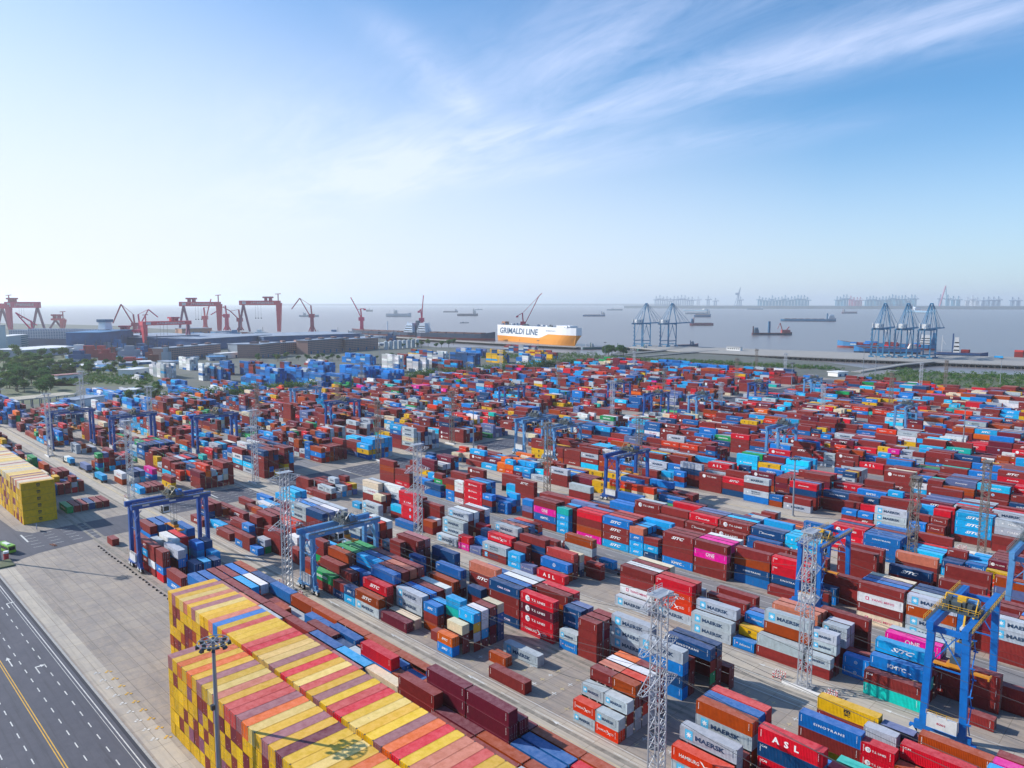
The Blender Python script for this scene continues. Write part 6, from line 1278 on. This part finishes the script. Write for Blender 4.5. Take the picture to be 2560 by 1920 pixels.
building('white tilted panel building in the shipyard', 224, 870, 242, 868, 838, 10, M_RIB, M_WHP, 'panel_hall')
building('brown block hall under the left goliath crane', 455, 834, 530, 832, 822, 60, mat('rusty_block', (.4, .2, .13), .8), M_ROOFG, 'block_hall')
building('low white house in the tree belt at left', 145, 952, 205, 947, 940, 14, M_WHP, mat('roof_pink', (.35, .16, .16), .7), 'house')
building('small white gatehouse below the tree belt', 338, 998, 352, 993, 976, 10, M_WHP, M_WHP, 'gatehouse')
building('pale small shed by the trees, left', 70, 921, 104, 917, 911, 12, M_ROOFG, M_ROOFG, 'hut'); building('pale small shed by the trees, right', 114, 925, 138, 922, 914, 12, M_WHP, M_ROOFG, 'hut')
building('white house beside the approach road at right', 2094, 942, 2120, 940, 932, 14, M_WHP, M_WHP, 'house'); building('white reefer office in the second yard', 332, 942, 374, 936, 926, 20, M_WHP, M_WHP, 'office')
building('white tented shed behind far left rows', 190, 1022, 262, 1010, 1002, 20, M_WHP, M_ROOFG, 'tent_shed', h=7)
rb = random.Random(21)
for k in range(74):
    x_, y_ = rb.uniform(120, 1000), rb.uniform(836, 866)
    if k < 40: x_, y_ = rb.uniform(150, 540), rb.uniform(872, 930)
    w_ = rb.uniform(14, 50); mm_ = rb.choice([M_ROOFG, M_ROOFB, M_DW, M_WHP]); mr_ = rb.choice([M_ROOFG, M_ROOFB, M_WHP, M_ROOFG])
    o = building('', x_, y_, x_ + w_, y_ - 1.5, y_ - rb.uniform(4, 9), rb.uniform(20, 60), mm_, mr_, 'workshop')
    o['label'] = f"{'small' if w_ < 30 else 'long'} {'pale' if mr_ in (M_ROOFG, M_WHP) else 'blue'} roofed shipyard workshop, {ordn(k)} of the scattered low sheds"; o['group'] = 'scattered low shipyard workshops'
hb = [mat('hull_section_rust', (.26, .07, .05), .7, noise=.3, scale=.1), M_DW, M_ROOFB, mat('hull_section_grey', (.30, .34, .40), .6), M_WHP, mat('hull_section_red', (.45, .05, .05), .6)]
hn = ['rust-brown', 'dark blue', 'mid blue', 'grey', 'white', 'red']
for k in range(70):
    x_, y_ = (rb.uniform(180, 420), rb.uniform(868, 905)) if k < 34 else (rb.uniform(330, 1000), rb.uniform(838, 866)); p = at(x_, y_); w_, dd_, hh_ = rb.uniform(9, 30), rb.uniform(8, 20), rb.uniform(4, 15); c_ = rb.randrange(6)
    r_ = thing('hull_block', f"{hn[c_]} ship hull section on supports, {ordn(k)} of the shipyard blocks", 'hull section', p, rb.uniform(.6, 1.0), 'hull sections lying in the shipyard'); m_ = MB(); m_.box(-w_ / 2, w_ / 2, -dd_ / 2, dd_ / 2, 1, hh_, hb[c_]); m_.box(-w_ * .3, w_ * .2, -dd_ * .3, dd_ * .3, hh_, hh_ * 1.5, hb[c_]); m_.bar((w_ * .35, 0, hh_), (w_ * .35, 0, hh_ * 2.1), .8, M_DK); m_.obj('shell', r_)
    m_ = MB()
    for sx in (-.4, 0, .4): m_.box(w_ * sx - .5, w_ * sx + .5, -dd_ * .4, dd_ * .4, 0, 1, M_DK)
    m_.obj('support', r_)
# open canopy with tan roof at the left edge
A_, B_ = at(-60, 1040), at(190, 1012); d_ = B_ - A_; r_ = thing('canopy_shed', 'open steel canopy shed with flat tan roof at left', 'shed', A_, math.atan2(d_.y, d_.x)); L_ = d_.length
m_ = MB(); m_.box(-1, L_ + 1, -2, 22, 9, 10, M_ROOFT); m_.obj('roof', r_)
for i in range(12):
    for y in (0, 19): m_ = MB(); m_.box(L_ * i / 11 - .3, L_ * i / 11 + .3, y - .3, y + .3, 0, 9, M_DW); m_.obj('column', r_)
# cruise ship in the building dock
A_, B_ = at(20, 866), at(262, 872); d_ = B_ - A_; L_ = d_.length; u_ = dep(A_.lerp(B_, .5)) / FPX; r_ = thing('cruise_ship', 'long unfinished cruise ship with many deck bands and white funnel base', 'ship', A_, math.atan2(d_.y, d_.x))
m_ = MB(); m_.box(0, L_, 0, 34, 0, 22 * u_, mat('dock_hull_blue', (.04, .09, .22), .6, noise=.4, scale=.03)); m_.obj('hull', r_); m_ = MB(); m_.box(4, L_ - 6, 1, 33, 22 * u_, 42 * u_, M_DECKS); m_.box(L_ * .2, L_ * .95, 6, 28, 42 * u_, 46 * u_, M_DECKS); m_.obj('deck_house', r_)
m_ = MB(); m_.box(L_ * .91, L_ * .985, 8, 26, 46 * u_, 64 * u_, M_WHP, top=.85); m_.box(L_ * .905, L_ * .99, 7, 27, 64.02 * u_, 71 * u_, mat('funnel_teal', (.02, .12, .22), .5)); m_.obj('funnel', r_)
# silos
r_ = thing('silo_group', 'row of pale cylindrical silos right of the brick buildings', 'silos', at(965, 874)); u_ = dep(at(965, 874)) / FPX; dirv = (at(1043, 868) - at(965, 874))
for k in range(8): m_ = MB(); q_ = dirv * k / 7; m_.cyl((q_.x, q_.y, 0), (q_.x, q_.y, 20 * u_), 5.2 * u_, mat('silo_grey', (.45, .5, .54), .6, noise=.2, scale=.05), 14); m_.cyl((q_.x, q_.y, 20 * u_), (q_.x, q_.y, 22 * u_), 5.2 * u_, mat('silo_grey', (.45, .5, .54)), 14, .5); m_.obj('silo', r_)
# ================================================================ far shore and its port
MF = [mat('far_crane_blue', (.06, .28, .42), .6), mat('far_crane_pink', (.50, .12, .22), .6), mat('far_crane_grey', (.20, .30, .42), .6), mat('far_crane_white', (.6, .62, .66), .6)]
FD = 13000.0
pA, pB = atd(1560, 764, FD), atd(2680, 764, FD); m_ = MB(); dd = (pB - pA).normalized(); nn = Vector((-dd.y, dd.x, 0)); nn = nn if nn.dot(pA) > 0 else -nn
q4 = [pA, pB, pB + nn * 1500, pA + nn * 1500]; m_.prism([(p.x, p.y) for p in (q4 if (q4[1] - q4[0]).cross(q4[2] - q4[1]).z > 0 else q4[::-1])], -5, 40, mat('far_port_land', (.16, .20, .22), .9, noise=.4, scale=.002)); struct(m_.obj('far_shore'))
pA, pB = atd(600, 759, 26000), atd(1700, 759, 26000); m_ = MB(); m_.prism([(pA.x, pA.y), (pB.x, pB.y), (pB.x - 900, pB.y + 900), (pA.x - 900, pA.y + 900)], -5, 60, mat('far_port_land', (.16, .20, .22))); struct(m_.obj('far_island'))
fs = []
def farcrane(mc, lab, loc):
    H_ = 185; r_ = thing('far_port_crane', lab, 'crane', loc, R(45), 'hazy port cranes on the far shore'); m_ = MB()
    for x in (-16, 16):
        for y in (-14, 14): m_.bar((x, y, 0), (x, y, H_ * .62), 10, mc)
    m_.box(-20, 20, -18, 18, H_ * .60, H_ * .66, mc); m_.obj('leg_frame', r_)
    m_ = MB(); m_.bar((-50, 0, H_ * .66), (65, 0, H_ * .68), 13, mc); m_.bar((10, 0, H_ * .66), (2, 0, H_), 6, mc); m_.bar((-10, 0, H_ * .66), (-2, 0, H_), 6, mc); m_.bar((-2, 0, H_), (55, 0, H_ * .68), 3, mc); m_.bar((-8, 0, H_), (8, 0, H_), 7, mc); m_.obj('boom', r_)
    return r_
fpx = [(x, 2) for x in range(1640, 1732, 9)] + [(1745, 3), (1770, 2), (1788, 2), (1850, 2)] + [(x, 0) for x in range(1898, 2026, 8)] + [(x, 0) for x in range(2092, 2122, 8)] + [(x, 1) for x in range(2126, 2158, 8)] + [(x, 0) for x in range(2166, 2290, 8)] + [(x, 2) for x in (2350,)] + [(2368, 0), (2382, 0), (2395, 0), (2418, 3), (2430, 3), (2442, 3), (2458, 2), (2470, 2), (2483, 2), (2495, 2), (2530, 2), (2545, 2)]
pro = {}
for k, (x_, c_) in enumerate(fpx):
    p = atd(x_, 764, FD + 250 + (k % 3) * 60); p.z = 20; lab = f"{['bluish', 'pink', 'grey', 'white'][c_]} hazy far shore crane, {ordn(k)} from the left of the row"
    if c_ not in pro: pro[c_] = farcrane(MF[c_], lab, p)
    else: o = dup(pro[c_], p, R(45), lab); sc = .82 + .3 * random.random(); o.scale = (1, 1, sc)
p = atd(1845, 764, FD); p.z = 20; r_ = thing('floating_crane', 'tall hazy floating crane with leaning boom over the far port', 'crane', p, R(45)); m_ = MB(); m_.box(-60, 60, -30, 30, 0, 30, MF[2]); m_.obj('hull', r_); m_ = MB(); m_.bar((-20, 0, 30), (30, 0, 330), 14, MF[2]); m_.bar((30, 0, 330), (-60, 0, 30), 8, MF[2]); m_.box(-50, 0, -15, 15, 200, 240, MF[2]); m_.obj('boom', r_)
p = atd(2358, 764, FD); p.z = 20; r_ = thing('floating_crane', 'second tall floating crane behind the right quay cranes', 'crane', p, R(45)); m_ = MB(); m_.bar((-60, 0, 0), (20, 0, 330), 14, MF[1]); m_.bar((20, 0, 330), (60, 0, 0), 8, MF[0]); m_.obj('boom', r_)
# ================================================================ trees and scrub
def leafmat(nm, c1, c2):
    m = bpy.data.materials.new(nm); m.use_nodes = True; q = N(m.node_tree); P = q.n('ShaderNodeNewGeometry').outputs['Position']; b = m.node_tree.nodes['Principled BSDF']
    a = q.n('ShaderNodeTexNoise', {'Vector': P, 'Scale': .22, 'Detail': 4, 'Roughness': .7}).outputs[0]; i_ = q.n('ShaderNodeNewGeometry').outputs['Random Per Island']
    f = q.math('MULTIPLY_ADD', i_, .5, q.math('MULTIPLY', q.math('SUBTRACT', a, .3), 1.2), clamp=True); q.link(q.mix(f, c1, c2), b.inputs['Base Color']); b.inputs['Roughness'].default_value = .75; b.inputs['Specular IOR Level'].default_value = .2
    tl = q.n('ShaderNodeBsdfTranslucent', {0: q.mix(f, c1, c2)}); ms = q.n('ShaderNodeMixShader', {0: .4, 1: b.outputs[0], 2: tl.outputs[0]}); q.link(ms.outputs[0], m.node_tree.nodes['Material Output'].inputs[0]); return m
M_LEAF = leafmat('dense_foliage', (.03, .095, .025), (.10, .22, .05)); M_LEAF2 = leafmat('olive_foliage', (.06, .12, .025), (.18, .26, .06)); M_BARK = mat('bark', (.08, .055, .035), .9)
def clumps(mb, c, r, n_, s_, m_, rq, flat=.8):
    k = mb.mi(m_)
    for _ in range(n_):
        d_ = Vector((rq.gauss(0, 1), rq.gauss(0, 1), rq.gauss(0, 1))); d_.normalize(); rr_ = r * rq.random() ** .4; p = Vector(c) + Vector((d_.x * rr_, d_.y * rr_, d_.z * rr_ * flat))
        a = Vector((rq.uniform(-1, 1), rq.uniform(-1, 1), rq.uniform(-.5, .5))).normalized(); b_ = a.cross(Vector((rq.uniform(-1, 1), rq.uniform(-1, 1), rq.uniform(-1, 1)))).normalized(); z_ = s_ * rq.uniform(.6, 1.3); i = len(mb.v)
        mb.v += [tuple(p + a * z_), tuple(p + b_ * z_ * .8), tuple(p - a * z_ * .9 + b_ * z_ * .1), tuple(p - b_ * z_ * .7)]; mb.f.append((i, i + 1, i + 2, i + 3)); mb.m.append(k)
def tree_proto(seed, h, r, m_):
    rq = random.Random(seed); cr = MB()
    for _ in range(9):
        a = rq.uniform(0, 6.28); q_ = r * rq.uniform(.1, .65); clumps(cr, (q_ * math.cos(a), q_ * math.sin(a), h * rq.uniform(.5, .86)), r * rq.uniform(.35, .55), 60, r * .13, m_, rq)
    tk = MB(); tk.cyl((0, 0, 0), (0, 0, h * .6), .35, M_BARK, 7, .18)
    for k in range(4): a = 1.57 * k + rq.random(); tk.cyl((0, 0, h * .35), (r * .5 * math.cos(a), r * .5 * math.sin(a), h * .7), .16, M_BARK, 5, .07)
    return tk.mesh('trunk'), cr.mesh('crown')
TP = [tree_proto(s_, h_, r_w, m__) for s_, h_, r_w, m__ in ((1, 13, 6.0, M_LEAF), (2, 11, 5.5, M_LEAF), (3, 14, 6.5, M_LEAF2), (4, 9, 5.0, M_LEAF))]
rt = random.Random(9); tcount = 0
def tree(p, k, s_, lab, grp):
    r_ = thing('tree', lab, 'tree', p, rt.uniform(0, 6.28), grp); r_.scale = (s_, s_, s_ * rt.uniform(.85, 1.15))
    for nm, me in zip(('trunk', 'crown'), TP[k]): o = bpy.data.objects.new(nm, me); COL.objects.link(o); o.parent = r_
WORDS = ['round', 'tall', 'spreading', 'small', 'dark', 'pale', 'bushy', 'slim']
def grove(poly_px, n_, lab, s_=1.0, grp='trees of the left grove'):
    (x0, x1, y0, y1) = poly_px
    pts = sorted([(rt.uniform(x0, x1), rt.uniform(y0, y1)) for _ in range(n_)])
    for i, (x, y) in enumerate(pts):
        p = at(x, y); p.z = 0; k = rt.randrange(4); sc = s_ * rt.uniform(.75, 1.25); tree(p, k, sc, f"{['dark', 'dark', 'olive', 'low'][k]} leafy tree, {ordn(i)} from left {lab}", grp)
grove((0, 175, 890, 925), 42, 'in grove by pale-roofed warehouse', 1.25); grove((0, 130, 925, 990), 46, 'in grove behind the canopy shed', 1.25)
grove((100, 340, 912, 940), 40, 'in the belt before the shipyard', .9); grove((300, 400, 985, 1010), 18, 'around the white gatehouse', .95); grove((1000, 1140, 862, 872), 14, 'beside the silos', 1.1, 'trees along the basin')
grove((1512, 1562, 888, 893), 8, 'on the shore below the bridges', 1.5, 'trees along the basin'); grove((640, 1000, 896, 905), 26, 'in front of the brick buildings', .8, 'trees along the basin')
def mass(name, label, gen, n_, size, m_, seed, hh=5):
    rq = random.Random(seed); mb = MB(); 
    for _ in range(n_):
        x, y = gen(rq); h_ = hh * rq.uniform(.5, 1.3); clumps(mb, (x, y, h_ * .45), h_ * .62, 26, size, m_ if rq.random() < .6 else M_LEAF2, rq, .75)
    tag(mb.obj(name), label, 'bushes', None, 'stuff')
def belt(rq):
    y = rq.uniform(225, 880); return (-703 - 9 * rq.random() - (y - 225) * .01, y)
mass('hedge_belt', 'dense dark green tree belt dividing the two container yards', belt, 760, .95, M_LEAF, 1, 10.5)
def scrub(rq):
    while True:
        x, y = rq.uniform(-330, 20), rq.uniform(905, 1100)
        if y < 1064 + (x + 352) * .25 if x < -200 else y < 1130: return (x, y)
mass('shore_scrub', 'wide green shrub belt between the right rows and the inlet', scrub, 900, .8, M_LEAF, 2, 5.5)
def scrub2(rq):
    f = rq.random(); p = Vector(P2(1500, 897)).lerp(Vector(P2(2080, 925)), f); return (p.x + rq.uniform(-25, 25), p.y + rq.uniform(-8, 40))
mass('bank_scrub', 'narrow band of green scrub along the inlet bank at centre right', scrub2, 520, .8, M_LEAF, 3, 4.5)
def scrub3(rq):
    p = at(rq.uniform(90, 380), rq.uniform(935, 962)); return (p.x, p.y)
mass('low_hedge', 'flat green hedges in strips beyond the left rows', scrub3, 420, .8, M_LEAF, 4, 4)
def scrub4(rq):
    p = at(rq.uniform(1140, 1500), rq.uniform(885, 897)); return (p.x, p.y)
mass('basin_scrub', 'green scrub beside the tug basin', scrub4, 260, .8, M_LEAF, 5, 4.5)
# grass verge sheets under the shrubs
m_ = MB(); m_.face([(-325, 905, .02), (300, 905, .02), (300, 1000, .02), (-150, 1130, .02), (-250, 1094, .02), (-345, 1062, .02)], M_SOIL); m_.face([(-722, 225, .02), (-699, 225, .02), (-699, 900, .02), (-722, 900, .02)], M_SOIL)
for (xa, ya, xb, yb) in ((-40, 1010, 190, 876), (90, 965, 400, 905), (290, 1015, 410, 975)):
    P4 = [P2(xa, ya), P2(xb, ya), P2(xb, yb), P2(xa, yb)]; m_.face([(*p, .03) for p in P4], M_SOIL)
struct(m_.obj('grass_verge'))
# ================================================================ the hazy air
m_ = MB(); hz = bpy.data.materials.new('hazy_air'); hz.use_nodes = True; t_ = hz.node_tree; t_.nodes.clear(); q = N(t_)
pv = q.n('ShaderNodeVolumePrincipled', {'Color': (*HAZEC, 1), 'Density': HAZED, 'Anisotropy': 0.35}); ou = q.n('ShaderNodeOutputMaterial'); q.link(pv.outputs[0], ou.inputs['Volume'])
BX = BIG + 1500; m_.box(-BX, BX, -BX, BX, -7.5, 390, hz); o = m_.obj('haze'); o['kind'] = 'stuff'; o['label'] = 'pale blue haze in the air over the river and port'
SC.cycles.volume_bounces = 3; SC.cycles.max_bounces = 5; SC.cycles.use_denoising = True
